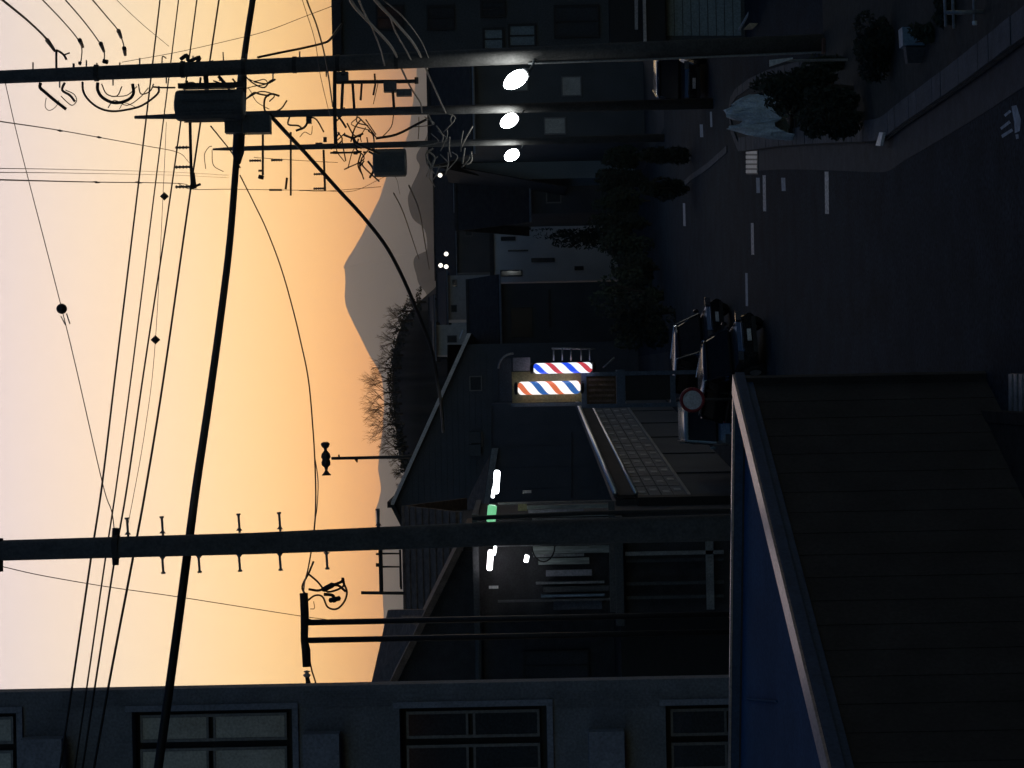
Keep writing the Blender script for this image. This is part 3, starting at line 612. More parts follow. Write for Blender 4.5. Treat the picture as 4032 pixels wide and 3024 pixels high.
wire([(1610, 730, 90), (1650, 830, 100), (1672, 950, 120), (1690, 1060, 140)], 5, 0, 'dark cable along the wooded hills below the mountain', 'service_cable', cat='cable')
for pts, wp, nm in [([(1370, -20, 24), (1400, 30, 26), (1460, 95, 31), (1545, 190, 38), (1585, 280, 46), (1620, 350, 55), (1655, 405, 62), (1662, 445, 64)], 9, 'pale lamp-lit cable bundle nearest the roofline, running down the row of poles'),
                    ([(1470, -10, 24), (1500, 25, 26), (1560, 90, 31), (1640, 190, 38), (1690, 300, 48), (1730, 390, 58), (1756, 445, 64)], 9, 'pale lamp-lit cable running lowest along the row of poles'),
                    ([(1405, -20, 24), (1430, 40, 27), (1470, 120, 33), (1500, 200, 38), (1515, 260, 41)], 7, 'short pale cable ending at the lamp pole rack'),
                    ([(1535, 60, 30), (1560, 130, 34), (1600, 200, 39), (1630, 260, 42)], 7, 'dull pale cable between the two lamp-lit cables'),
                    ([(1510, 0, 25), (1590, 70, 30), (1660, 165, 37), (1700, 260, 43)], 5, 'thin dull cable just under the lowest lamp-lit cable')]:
    wire(pts, wp, 0, nm, 'service_cable', 'grey_wire', cat='cable', n=8)  # lamp light on these cables is put into their paler colour
# ------------------------------------------------------------------ houses
def win(t, x0, x1, y0, y1, d, fm='alu_frame', pm='pane', mull=0):
    f = MB(); c = P((x0 + x1) / 2, (y0 + y1) / 2, d); k = d / F; hw = abs(y1 - y0) / 2 * k; hh = abs(x1 - x0) / 2 * k; th = min(.06, hw * .35)
    for a in ((c.x - hw, c.x - hw + th, c.z - hh, c.z + hh), (c.x + hw - th, c.x + hw, c.z - hh, c.z + hh), (c.x - hw + th, c.x + hw - th, c.z - hh, c.z - hh + th), (c.x - hw + th, c.x + hw - th, c.z + hh - th, c.z + hh)):
        f.box(a[0], a[1], d - .07, d - .002, a[2], a[3])
    for i in range(mull):
        xm = c.x - hw + 2 * hw * (i + 1) / (mull + 1); f.box(xm - .02, xm + .02, d - .06, d - .003, c.z - hh + th, c.z + hh - th)
    w_ = f.build('window', fm, t)
    MB().box(c.x - hw + th, c.x + hw - th, d - .035, d - .004, c.z - hh + th, c.z + hh - th).build('pane', pm, w_)
def house(label, xr, xe, y0, y1, d, dep, wm, rm, wins=(), gable='side', name='house', over=.5, pm='pane', cat='house', fm='alu_frame', tiles=0, barge='dark_tile'):
    L, R = P(xe, y1, d), P(xe, y0, d); zr = P(xr, (y0 + y1) / 2, d).z; ze = P(xe, (y0 + y1) / 2, d).z
    x0, x1 = L.x, R.x
    t = thing(name, ((x0 + x1) / 2, d, 0), label, cat)
    MB().box(x0, x1, d, d + dep, 0, ze).build('wall', wm, t)
    if gable == 'flat':
        MB().box(x0 - .12, x1 + .12, d - .12, d + dep + .1, ze, zr).build('roof', rm, t)
    elif gable == 'side':
        ym = d + dep / 2; th = .16; h = zr - ze; sl = h / (dep / 2); e = over
        for s in (-1, 1):
            ya = ym + s * (dep / 2 + e); za = ze - e * sl
            ro = MB().prism([(x0 - e, ya, za), (x1 + e, ya, za), (x1 + e, ym, zr), (x0 - e, ym, zr)], (0, 0, th)).build('roof', rm, t)
            if s < 0 and tiles:
                for i in range(tiles):
                    a, b_ = i / tiles, (i + .97) / tiles; za_, zb_ = za + (zr - za) * a, za + (zr - za) * b_; y_a, y_b = ya + (ym - ya) * a, ya + (ym - ya) * b_
                    MB().prism([(x0 - e, y_a, za_ + th + .06), (x1 + e, y_a, za_ + th + .06), (x1 + e, y_b, zb_ + th + .012), (x0 - e, y_b, zb_ + th + .012)], (0, 0, .03)).build('tile_course', rm, ro)
        MB().tube([(x0 - e, ym, zr + th), (x1 + e, ym, zr + th)], .12, 8).build('ridge', rm, t)
        MB().tube([(x0 - e, d - e - .05, ze - e * sl + .02), (x1 + e, d - e - .05, ze - e * sl + .02)], .06, 6).build('gutter', 'galv', t)
        for xx in (x0, x1 - .1): MB().prism([(xx, d, ze), (xx, d + dep, ze), (xx, ym, zr)], (.1, 0, 0)).build('gable', wm, t)
    else:
        xm = (x0 + x1) / 2; h = zr - ze; sl = h / ((x1 - x0) / 2); e = over; th = .18
        for s in (-1, 1):
            xa = xm + s * ((x1 - x0) / 2 + e); za = ze - e * sl
            MB().prism([(xa, d - e, za), (xm, d - e, zr), (xm, d + dep + e, zr), (xa, d + dep + e, za)], (0, 0, th)).build('roof', rm, t)
            MB().prism([(xa, d - e - .04, za - .06), (xm, d - e - .04, zr - .06), (xm, d - e - .04, zr + th + .03), (xa, d - e - .04, za + th + .03)], (0, .035, 0)).build('bargeboard', barge, t)
        MB().prism([(x0, d, ze), (x1, d, ze), (xm, d, zr)], (0, .1, 0)).build('gable', wm, t)
    for w_ in wins: win(t, *w_[:4], d, fm, pm, w_[4] if len(w_) > 4 else 0)
    return t
# the gabled house with blue metal siding: boards one by one on its camera-facing gable
DG = 104.0
apx, reav, leav = P(1540, 1985, DG), P(1838, 1325, DG), P(1650, 2200, DG)
gh = thing('gabled_house', ((reav.x + leav.x) / 2, DG, 0), 'tall gabled house with dark blue lap siding and pale roof edge', 'house')
sR = (apx.z - reav.z) / (reav.x - apx.x); sL = (apx.z - leav.z) / (apx.x - leav.x)
XR, XL = reav.x - .4, P(1700, 2380, DG).x
def ztop(x): return apx.z - (sR * (x - apx.x) if x > apx.x else sL * (apx.x - x)) - .22
MB().box(XL, XR, DG + .06, DG + 11, 0, ztop(XL) - .3).build('wall', 'blue_siding', gh)
MB().prism([(XL, DG + .06, ztop(XL) - .3), (XR, DG + .06, ztop(XL) - .3), (XR, DG + .06, ztop(XR)), (apx.x, DG + .06, ztop(apx.x)), (XL, DG + .06, ztop(XL))], (0, .3, 0)).build('gable', 'blue_siding', gh)
z = 3.0; bh = .30
while z < ztop(apx.x) - .1:
    zt_ = z + bh - .012
    def lim(zv): return (max(XL, apx.x - (ztop(apx.x) - zv) / sL), min(XR, apx.x + (ztop(apx.x) - zv) / sR))
    a0, a1 = lim(z); b0, b1 = lim(min(zt_, ztop(apx.x) - .02))
    if a1 - a0 > .2: MB().prism([(a0, DG, z), (a1, DG, z), (b1, DG + .03, min(zt_, ztop(apx.x) - .02)), (b0, DG + .03, min(zt_, ztop(apx.x) - .02))], (0, .025, 0)).build('siding_board', 'blue_siding', gh)
    z += bh
for s, xe, sl in ((1, reav.x + .15, sR), (-1, P(1720, 2400, DG).x, sL)):
    ze_ = apx.z - sl * abs(xe - apx.x)
    MB().prism([(apx.x, DG - .5, apx.z), (xe, DG - .5, ze_), (xe, DG + 11.5, ze_), (apx.x, DG + 11.5, apx.z)], (0, 0, -.2)).build('roof', 'dark_tile', gh)
    MB().prism([(apx.x, DG - .56, apx.z + .03), (xe, DG - .56, ze_ + .03), (xe, DG - .56, ze_ - .17), (apx.x, DG - .56, apx.z - .17)], (0, .05, 0)).build('bargeboard', 'flashing' if s > 0 else 'dark_tile', gh)
MB().box(apx.x - .15, apx.x + .15, DG - .6, DG + 11.5, apx.z - .02, apx.z + .16).build('ridge', 'dark_tile', gh)
win(gh, 1850, 1900, 1700, 1760, DG - .02); win(gh, 1848, 1898, 1480, 1540, DG - .02)
for y0, y1 in ((1700, 1745), (1750, 1795)):
    MB().boxpx(1845, 1893, y0, y1, DG - .35, .3).build('air_vent', 'slate_house', gh)
MB().tube([P(1812, 1335, DG - .6), P(1824, 1300, DG - .6)], .06, 8).build('gutter', 'flashing', gh)
# flat navy shop beside the sign tower
DS = 96.0
ns = thing('shop_building', (P(2200, 1790, DS).x, DS, 0), 'plain navy flat-roofed shop between the barber sign and the near pole', 'building')
c0, c1 = P(1935, 1590, DS), P(1945, 2010, DS)
MB().box(c1.x, c0.x, DS + .03, DS + 12, 0, c0.z).build('wall', 'navy_wall', ns)
n = 5
for i in range(n):
    a = c1.x + (c0.x - c1.x) * i / n; e = c1.x + (c0.x - c1.x) * (i + 1) / n
    for z0, z1 in ((2.6, 4.55), (4.57, c0.z - .02)):
        MB().box(a + .012, e - .012, DS, DS + .028, z0, z1).build('wall_panel', 'navy_wall', ns)
MB().tube([P(1935, 1770, DS - .1), P(1935, 1600, DS - .1)], .035, 6).build('gutter', 'slate_house', ns)
MB().prism([P(1937, 1765, DS - .3), P(1893, 2062, DS - .3), P(1913, 2062, DS - .3), P(1962, 1765, DS - .3)], (0, .2, 0)).build('eave_board', 'galv', ns)
MB().prism([P(1930, 1790, DS - .2), P(1845, 1960, DS + 2), P(1820, 2090, DS + 2), P(1893, 2062, DS - .2)], (0, .08, 0)).build('porch_roof', 'brown_tile', ns)
MB().tube([P(2250, 1700, DS - .1), P(2250, 1960, DS - .1)], .03, 6).build('rail', 'slate_house', ns)
# tiled shop front running away down the street, with a white-edged fascia
NT = P(2420, 1967, 54.0); FT = Z(2272, 1600, NT.z); dv = FT - NT; wn = Vector((dv.y, -dv.x, 0)).normalized(); wn = wn if wn.x > 0 else -wn
tf = thing('tiled_shopfront', (NT.x, NT.y, 0), 'long tiled shopfront with a white-edged fascia running to the barber sign', 'shop')
FAR = NT + dv * 1.25
def wq(u0, u1, z0, z1, off, nm, m, th=.05, par=None):
    a, e = NT.lerp(FAR, u0) + wn * off, NT.lerp(FAR, u1) + wn * off
    return MB().prism([(a.x, a.y, z0), (e.x, e.y, z0), (e.x, e.y, z1), (a.x, a.y, z1)], -wn * th).build(nm, m, par or tf)
zf = NT.z
wq(0, 1, 0, zf - .02, 0, 'wall', 'dark_house', .25)
for dz_, mm, rr in ((-.03, 'highlight_metal', .075), (-.57, 'highlight_metal', .05)):  # edge shaped as round metal tubes so it catches a bright highlight
    a, e = NT + wn * .16, FAR + wn * .16; MB().tube([(a.x, a.y, zf + dz_), (e.x, e.y, zf + dz_)], rr, 14).build('fascia_trim', mm, tf, smooth=True)
wq(0, 1, zf - .53, zf - .08, .12, 'fascia', 'brown_wall', .08)
dz0, dz1 = zf - .62, zf - 1.95
for r in range(4):
    for c in range(16):
        u0, u1 = c / 16, (c + 1) / 16; a = dz0 - (dz0 - dz1) * r / 4; e = dz0 - (dz0 - dz1) * (r + 1) / 4
        o = wq(u0 + .002, u1 - .002, e + .02, a - .01, .05 + .008 * ((r * 7 + c * 3) % 3), 'tile', 'facade_tile', .04)
        um = (u0 + u1) / 2 + (.006 if r % 2 else -.006)
        wq(um - .006, um + .006, e + .08, a - .07, .075, 'inset', 'facade_tile_pale', .015, o)
wq(0, 1, dz1 - .09, dz1, .10, 'ledge', 'galv', .09)
for i in range(7):
    wq(i / 7 + .006, (i + 1) / 7 - .006, .05, dz1 - .14, .04, 'shutter', 'slate_house', .03)
wq(-.012, 0, 0, zf - .6, .1, 'end_post', 'dark_frame', .4)
MB().box(NT.x - 7.5, NT.x - .3, NT.y + .02, NT.y + 4, 0, zf - .1).build('side_wall', 'dark_frame', tf)
# two-storey shop behind the near pole: lit upper windows, dark shop window below
DB = 50.0
sb = thing('corner_shop', (P(2400, 2200, DB).x, DB, 0), 'shop with lit tubes and pale upper windows behind the near pole', 'shop')
l0, r0 = P(1890, 2460, DB), P(1890, 2040, DB)
MB().box(l0.x, r0.x, DB + .5, DB + 6, 0, l0.z).build('wall', 'dark_house', sb)
MB().box(l0.x - .2, r0.x + .1, DB - .2, DB + 6.2, l0.z, l0.z + .14).build('eave', 'slate_house', sb)
MB().boxpx(2425, 2455, 2035, 2465, DB - .05, .55).build('floor_band', 'slate_house', sb)
for x0, x1, y0, y1, m in ((2040, 2415, 1988, 2003, 'grey_board'), (2080, 2300, 2006, 2020, 'grey_ledge'), (2080, 2415, 2024, 2034, 'grey_board'), (2095, 2400, 2040, 2046, 'galv'),
                          (2095, 2420, 2150, 2178, 'grey_board'), (2100, 2300, 2182, 2192, 'galv'), (2120, 2320, 2198, 2222, 'grey_board'), (2150, 2330, 2245, 2268, 'grey_ledge'), (2110, 2380, 2290, 2299, 'galv'), (2140, 2400, 2308, 2330, 'slate_house'), (2130, 2380, 2340, 2350, 'cabinet'), (2180, 2370, 2360, 2400, 'navy_wall')):
    MB().boxpx(x0, x1, y0, y1, DB + .3, .12).build('window_board', m, sb)
for y in (1975, 2050, 2140, 2360): MB().boxpx(1960, 2425, y, y + 8, DB + .2, .1).build('window_frame', 'alu_frame', sb)
MB().boxpx(2400, 2424, 1975, 2410, DB + .15, .2).build('window_frame', 'slate_house', sb)
for x0, x1, y0, y1, m in ((1944, 1972, 1852, 1944, 'tube_white'), (1938, 1953, 1918, 1960, 'tube_white'), (1918, 1960, 1988, 2058, 'tube_green'), (1920, 1946, 2166, 2246, 'tube_pink'), (1944, 1958, 2150, 2186, 'tube_white'), (2066, 2086, 2186, 2214, 'tube_white')):
    a, e = P((x0 + x1) / 2, y0, DB - .35), P((x0 + x1) / 2 - 6, y1, DB - .35); r = (x1 - x0) / 2 / F * DB * .85
    lt = thing('light_tube', tuple((a + e) / 2), {1852: 'longest white tube light under the shop eave, beside the green panel', 1918: 'short white tube tucked above the green lit panel', 1988: 'green lit sign panel under the shop eave',
                2166: 'long pinkish lit tube left of the near pole', 2150: 'short white tube just under the pinkish tube', 2186: 'small white light low among the shop window boards'}[y0], 'light')
    MB().tube([a, a.lerp(e, .06), a.lerp(e, .94), e], [r * .6, r, r, r * .6], 10).build('tube', m, lt, smooth=True)
    MB().tube([a + Vector((0, .3, .02)), e + Vector((0, .3, .02))], r * .6, 6).build('fitting', 'galv', lt)
MB().boxpx(1925, 1962, 2308, 2318, DB - .1, .1).build('bracket', 'white_trim', sb); MB().boxpx(2040, 2075, 1985, 2012, DB - .1, .1).build('sign_box', 'sign_yellow', sb); MB().boxpx(2058, 2092, 1932, 1942, DB - .2, .1).build('bracket', 'flashing', sb)
for y in (2200, 2290, 2345): MB().boxpx(2465, 2850, y, y + 12, DB + .3, .1).build('shop_window_post', 'slate_house', sb)
MB().boxpx(2462, 2850, 2170, 2185, DB + .1, .1).build('shop_window_post', 'galv', sb); MB().boxpx(2780, 2810, 2050, 2400, DB + .1, .1).build('shop_window_sill', 'galv', sb)
# dark gabled house and brown-roofed house on the left
house('house with a brown tiled roof seen beside the near pole', 1588, 1800, 2060, 2420, 84, 9, 'dark_house', 'brown_tile', tiles=8)
DQ = 58.0
dg = thing('gabled_house', (P(2400, 2500, DQ).x, DQ, 0), 'dark gabled house behind the twin steel posts', 'house')
q = [P(1815, 2172, DQ), P(1560, 2695, DQ), P(1560, 3000, DQ)]
MB().prism([(q[0].x, DQ, 0), q[0], q[1], q[2], (q[2].x, DQ, 0)], (0, .3, 0)).build('wall', 'dark_house', dg)
ex = Vector((0, 9, 0))
MB().prism([q[0] + Vector((.35, -.45, -.2)), q[1] + Vector((0, -.45, .02)), q[1] + Vector((0, -.45, .22)), q[0] + Vector((.35, -.45, 0))], (0, 9.5, 0)).build('roof', 'brown_tile', dg)
MB().prism([P(1527, 2402, DQ + 6), P(1462, 2690, DQ + 6), P(1455, 2900, DQ + 6), P(1680, 2900, DQ + 1), P(1640, 2480, DQ + 1), P(1720, 2400, DQ + 1)], (0, .15, -.1)).build('dormer_roof', 'brown_tile', dg)
MB().tube([P(1884, 2255, DQ - .2), P(1886, 2695, DQ - .2)], .10, 8).build('gutter', 'slate_house', dg)
MB().tube([P(1882, 2240, DQ - .2), P(2870, 2225, DQ - .2)], .04, 8).build('downpipe', 'slate_house', dg)
win(dg, 2060, 2320, 2560, 2680, DQ - .02, 'dark_frame', 'pane', 1)
# antenna frame on the skyline
DA = 88.0
an = thing('roof_antenna', tuple(P(1590, 2300, DA)), 'rooftop antenna frame on the brown-roofed house', 'antenna')
MB().tube([P(1498, 2160, DA), P(1502, 2340, DA)], .09, 6).build('boom', 'dark_steel', an); MB().tube([P(1422, 2334, DA), P(1592, 2336, DA)], .075, 6).build('mast', 'dark_steel', an)
for y in (2180, 2232): MB().tube([P(1500, y, DA), P(1575, y, DA), P(1578, y + 80, DA)], .05, 5).build('strut', 'dark_steel', an)
MB().tube([P(1575, 2165, DA), P(1580, 2320, DA)], .05, 5).build('strut', 'dark_steel', an)
for y in (2182, 2222, 2228): MB().tube([P(1480, y, DA), P(1500, y, DA)], .05, 5).build('element', 'dark_steel', an)
MB().tube([P(1489, 2080, DA), P(1490, 2008, DA)], .06, 5).build('element', 'dark_steel', an)
# ------------------------------------------------------------------ right-hand buildings
D_R = 55.0
rb = thing('corner_building', (P(2900, 100, D_R).x, D_R, 0), 'dark three-storey building behind the nearest lamp pole', 'building')
xl, ztp = P(1600, 226, D_R).x, P(1345, 110, D_R).z
MB().prism([(xl, D_R, 0), (xl + 14, D_R, 0), (xl + 16, D_R + 9, 0), (xl * (D_R + 9) / D_R + .4, D_R + 9, 0)], (0, 0, ztp)).build('wall', 'slate_house', rb)
MB().box(xl - .05, xl + 14.2, D_R - .15, D_R + .5, ztp, ztp + .25).build('roof_edge', 'dark_house', rb)
for x0, x1, y0, y1 in ((1890, 1990, 0, 70), (1900, 1985, 110, 200), (2000, 2112, 95, 188), (1480, 1590, 20, 120), (1680, 1790, 20, 120), (2180, 2360, 20, 150)):
    win(rb, x0, x1, y0, y1, D_R, 'dark_frame', 'teal_house' if y0 > 90 else 'pane', 1)
for i in range(9):
    MB().boxpx(2622 + i * 33, 2622 + i * 33 + 30, -160, 140, D_R - .03, .025).build('shutter_slat', 'teal_house', rb)
MB().boxpx(2400, 2618, -160, 165, D_R - .6, .55).build('awning', 'dark_frame', rb)
MB().prism([P(2500, 115, D_R - .9), P(2498, -120, D_R - 2.2), P(2512, -120, D_R - 2.2), P(2512, 115, D_R - .9)], (0, .06, 0)).build('awning_edge', 'flashing', rb)
MB().boxpx(2531, 2543, -160, 165, D_R - .7, .08).build('awning_edge', 'flashing', rb)
a, e = P(2910, 118, D_R - .4), P(2984, -10, D_R - 1.2); MB().tube([a, e], .035, 6).build('base_rail', 'flashing', rb)
tag(MB().prism([P(2932, 110, 52), P(2952, 90, 52), P(2985, 92, 52), P(2968, 108, 52)], (0, .3, .0)).build('kerb_ramp', 'ochre'), 'small ochre ramp block on the ground by the shutter', 'glow')  # small lit thing; its warm light is put into the ochre colour
house('dark two-storey house behind the middle lamp pole', 1690, 1850, 255, 570, 96, 9, 'slate_house', 'dark_tile', [(2142, 2228, 462, 530), (2010, 2080, 300, 360), (2210, 2290, 300, 380)], pm='curtained_pane')
house('house with a big blank blue-grey wall below the smallest lamp', 1760, 2046, 588, 706, 104, 8, 'teal_house', 'dark_tile', gable='front')
house('low slate house beside the blank blue-grey wall', 1800, 2060, 712, 842, 108, 9, 'slate_house', 'dark_tile', [(2150, 2210, 750, 800)])
house('pale beige building with narrow slit windows', 1928, 1945, 850, 1112, 122, 9, 'beige_house', 'dark_tile', [(1972, 2030, 932, 948), (2092, 2184, 1016, 1032), (1970, 2056, 1064, 1088), (1976, 2085, 856, 866), (1976, 2090, 896, 906), (2262, 2298, 1048, 1064), (2000, 2080, 984, 990)], gable='flat', name='apartment_building', cat='building', fm='dark_frame')
house('dim house next to the beige building, with a large dark doorway', 1850, 1960, 1118, 1400, 112, 8, 'slate_house', 'dark_tile', [(2010, 2100, 1210, 1330), (2160, 2170, 1140, 1290)], fm='dark_frame', pm='car_glass')
house('far pale house with vertical cladding below the hillock', 1722, 1760, 1085, 1260, 190, 9, 'pale_house', 'dark_tile', [(1780, 1800, 1100, 1130), (1775, 1800, 1200, 1230)])
house('far pale house under the thick cable bundle', 1690, 1712, 1180, 1290, 215, 9, 'pale_house', 'dark_tile', [(1725, 1745, 1200, 1220)])
house('far low pale house with an open dark bay', 1700, 1716, 1280, 1400, 180, 9, 'pale_house', 'dark_tile', [(1760, 1800, 1320, 1350)])
house('far house with a broad dark roof left of the mountain foot', 1712, 1790, 860, 1075, 205, 10, 'slate_house', 'dark_tile', [(1830, 1860, 900, 930)])
house('far house with a dark roof under the farthest pole', 1708, 1780, 620, 860, 220, 10, 'dark_house', 'dark_tile', [(1820, 1850, 700, 740)])
house('far house between the lamp poles with a grey roof', 1706, 1790, 400, 640, 200, 10, 'slate_house', 'grey_tile')
house('far dark house showing between the lamp poles', 1690, 1790, 150, 420, 170, 10, 'dark_house', 'dark_tile')
house('low dark house in front of the hillock', 1838, 1930, 1390, 1640, 120, 8, 'dark_house', 'dark_tile', [(1990, 2050, 1420, 1440)])
# distant lit windows and lamps
for x, y, d in ((1738, 620, 190), (1733, 690, 190), (1757, 1000, 170), (1735, 1045, 170), (1757, 1050, 170)):
    c = P(x, y, d); t = thing('porch_light', tuple(c), 'tiny warm lamp glowing by the house under the farthest pole' if y < 800 else 'one of three tiny lamps clustered below the mountain', 'lamp', 'tiny lamps under the farthest pole' if y < 800 else 'tiny lamps below the mountain')
    r = 8.5 / F * d
    MB().lathe([(r * math.cos(math.pi * (1 - i / 8)), r * math.sin(math.pi * i / 8)) for i in range(9)], c, (0, 0, 1), 10).build('bulb', 'lamp_warm', t, smooth=True)
    MB().tube([c + Vector((0, .1, r * .9)), c + Vector((0, .5, r * 1.5))], .03, 5).build('bracket', 'dark_steel', t)
# ------------------------------------------------------------------ barber sign tower
DT = 60.0
bt = thing('barber_sign_tower', (P(2600, 1530, DT).x, DT, 0), 'sign tower with two lit striped barber poles and boards below', 'sign')
def tb(x0, x1, y0, y1, off, th, nm, m, par=None): return MB().boxpx(x0, x1, y0, y1, DT + off, th).build(nm, m, par or bt)
tb(2016, 2290, 1462, 1584, .16, .14, 'back_board', 'sign_yellow'); tb(2020, 2088, 1408, 1460, .12, .2, 'top_box', 'grey_ledge')
tb(2290, 2310, 1455, 1604, 0, .32, 'frame', 'sign_case'); tb(2310, 2426, 1482, 1596, .08, .16, 'brown_board', 'brown_sign')
for i in range(5): tb(2318, 2420, 1490 + i * 21, 1490 + i * 21 + 9, .06, .018, 'board_letter_stroke', 'brown_tile')
tb(2428, 2462, 1455, 1604, 0, .32, 'frame', 'sign_case'); tb(2464, 2640, 1478, 1574, .1, .14, 'dark_board', 'dark_frame')
for y in (1460, 1586): tb(2290, 2890, y, y + 16, .02, .28, 'upright', 'sign_case')
tb(2640, 2660, 1478, 1586, .02, .28, 'frame', 'sign_case'); tb(2012, 2290, 1586, 1600, .05, .3, 'frame', 'sign_case')
arc = [P(1962 + 60 * (1 - math.cos(a)) , 1452 - 60 * math.sin(a), DT) for a in [i * math.pi / 2 / 8 for i in range(9)]]
MB().tube(arc, .03, 6).build('arched_cap', 'galv', bt, smooth=True); tb(1966, 2014, 1412, 1580, .1, .15, 'top_panel', 'navy_wall')
def bpole(xc, yc, L, dia, d, m, nm, par):
    k = d / F; c = P(xc, yc, d); r = dia / 2 * k; h = L / 2 * k
    prof = [(-h, r * .55), (-h + .05, r * .92), (-h + .1, r), (h - .1, r), (h - .05, r * .92), (h, r * .55)]
    o = MB().lathe(prof, c, (0, 0, 1), 28).build(nm, m, par, smooth=True, origin=c)
    MB().lathe([(0, r * .75), (.03, r * 1.0), (.09, r * .9), (.11, r * .4)], c + Vector((0, 0, h)), (0, 0, 1), 16).build('cap', 'dark_frame', o, smooth=True)
    MB().lathe([(0, r * .75), (.03, r * 1.0), (.09, r * .9), (.11, r * .4)], c - Vector((0, 0, h)), (0, 0, -1), 16).build('cap', 'dark_frame', o, smooth=True)
bpole(2216, 1449, 230, 42, DT - .25, 'barber_cool', 'striped_pole', bt); bpole(2162, 1527, 246, 52, DT - .2, 'barber_warm', 'striped_pole', bt)
tubes(bt, DT, [([(2172, 1372), (2345, 1374)], 7)] + [([(x, 1374), (x, 1420)], 7) for x in (2180, 2214, 2248, 2288, 2322)], 'galv', 'ladder_bracket')
tubes(bt, DT, [([(2375, 1448), (2420, 1408)], 7)], 'galv', 'ladder_bracket')
# ------------------------------------------------------------------ round sign on its post
DM = 52.0
c = P(2726, 1575, DM); mr = thing('road_sign', (c.x, DM + .1, 0), 'round road sign with a dark red rim and pale face near the parked cars', 'road sign')
k = DM / F; R = 38 * k
MB().lathe([(0, R), (.012, R), (.014, .01)], c, (0, -1, 0), 28).build('sign_face', 'sign_face', mr)
rim = [c + Vector((math.cos(a) * R * 1.14, .01, math.sin(a) * R * 1.14)) for a in [i * 2 * math.pi / 28 for i in range(29)]]
MB().tube(rim, 7.5 * k, 8).build('rim', 'red_rim', mr, smooth=True); MB().lathe([(0, R * 1.1), (.08, R * .9), (.12, .05)], c, (0, 1, 0), 20).build('back', 'red_rim', mr)
MB().tube([(c.x, DM + .16, 0), (c.x, DM + .16, c.z + .4)], .04, 10).build('post', 'dark_steel', mr, smooth=True)
# ------------------------------------------------------------------ horn loudspeaker mast
DN = 115.0
c = P(1285, 1807, DN); hs = thing('loudspeaker_mast', (P(1560, 1800, DN).x, DN, 0), 'mast with two black horn loudspeakers against the sunset', 'loudspeaker')
MB().tube([P(1305, 1805, DN), P(1600, 1799, DN), (P(1600, 1799, DN).x, DN, 0)], [.085, .10, .12], 10).build('mast', 'dark_steel', hs, smooth=True)
k = DN / F
MB().lathe([(-18 * k, 4 * k), (-14 * k, 11 * k), (0, 19 * k), (14 * k, 16 * k), (26 * k, 6 * k), (33 * k, 6 * k), (40 * k, 14 * k), (50 * k, 18 * k), (56 * k, 16 * k), (60 * k, 8 * k)], P(1283, 1800, DN), (1, 0, .02), 16).build('horn', 'dark_steel', hs, smooth=True)
MB().lathe([(-10 * k, 6 * k), (0, 13 * k), (14 * k, 18 * k), (26 * k, 17 * k), (34 * k, 8 * k), (46 * k, 5 * k), (56 * k, 11 * k), (64 * k, 19 * k), (66 * k, 17 * k)], P(1283, 1806, DN), (-1, 0, -.02), 16).build('horn', 'dark_steel', hs, smooth=True)
MB().tube([P(1336, 1805, DN), P(1334, 1790, DN)], .05, 6).build('bracket', 'dark_steel', hs); MB().lathe([(0, 8 * k), (16 * k, 2 * k)], P(1402, 1806, DN), (-1, 0, -.3), 8).build('bracket', 'dark_steel', hs)
# ------------------------------------------------------------------ plants
def foliage(b, c, rx, ry, rz, n, s, rnd, clumps=14):
    cl = []
    for i in range(clumps):
        u = Vector((rnd.gauss(0, 1), rnd.gauss(0, 1), rnd.gauss(0, 1))).normalized() * (.35 + .5 * rnd.random())
        cl.append((u, .28 + .22 * rnd.random()))
    for i in range(n):
        u, r = rnd.choice(cl); v = Vector((rnd.gauss(0, 1), rnd.gauss(0, 1), rnd.gauss(0, 1))).normalized() * r * (.75 + .3 * rnd.random()) + u
        p = Vector((c[0] + v.x * rx, c[1] + v.y * ry, max(.03, c[2] + v.z * rz)))
        t = Vector((rnd.gauss(0, 1), rnd.gauss(0, 1), rnd.gauss(0, 1))).normalized(); w_ = t.orthogonal().normalized(); q = s * (.6 + .8 * rnd.random())
        b.add([p - t * q, p + w_ * q * .45, p + t * q, p - w_ * q * .45], [(0, 1, 2, 3)])
def shrub(x, y, hpx, wpx, d, label, n=1500, leaf=.07, m='leaf', group=None, name='shrub', cat='shrub', seed=0, clumps=14, trunk=True):
    """x, y: pixel of the foot; height and width in pixels at depth d"""
    rnd = random.Random(seed + int(x * 7 + y)); g = P(x, y, d); k = d / F; base = Vector((g.x, d, 0))
    zt_ = P(x - hpx, y, d).z; hz = max(zt_, .4)
    t = thing(name, tuple(base), label, cat, group)
    b = MB(); foliage(b, (g.x, d, hz * .52), wpx * k / 2 * 1.05, wpx * k / 2, hz * .52, n, leaf, rnd, clumps); b.build('crown', m, t)
    s = MB()
    for i in range(5):
        a = rnd.uniform(0, 6.28); s.tube([base, base + Vector((math.cos(a) * .1, math.sin(a) * .1, hz * .4)), base + Vector((math.cos(a) * wpx * k * .3, math.sin(a) * wpx * k * .3, hz * .85))], [.035, .025, .008], 5)
    s.build('trunk', 'bark', t)
    return t
shrub(3475, 450, 310, 205, 36.5, 'broad dark clipped shrub just below the pale tarpaulin', 4200, .06, 'leaf_dark', seed=1, clumps=22)
shrub(3460, 345, 485, 190, 37.5, 'tallest dark shrub between the lamp pole and the tarpaulin', 4600, .06, 'leaf_dark', seed=2, clumps=20)
shrub(3585, 190, 235, 225, 33.8, 'round dark shrub beside the blue-grey cabinet', 3600, .05, 'leaf_dark', seed=3, clumps=20)
shrub(3330, 250, 160, 80, 38.5, 'small low shrub at the foot of the lamp pole', 700, .05, 'leaf', seed=4)
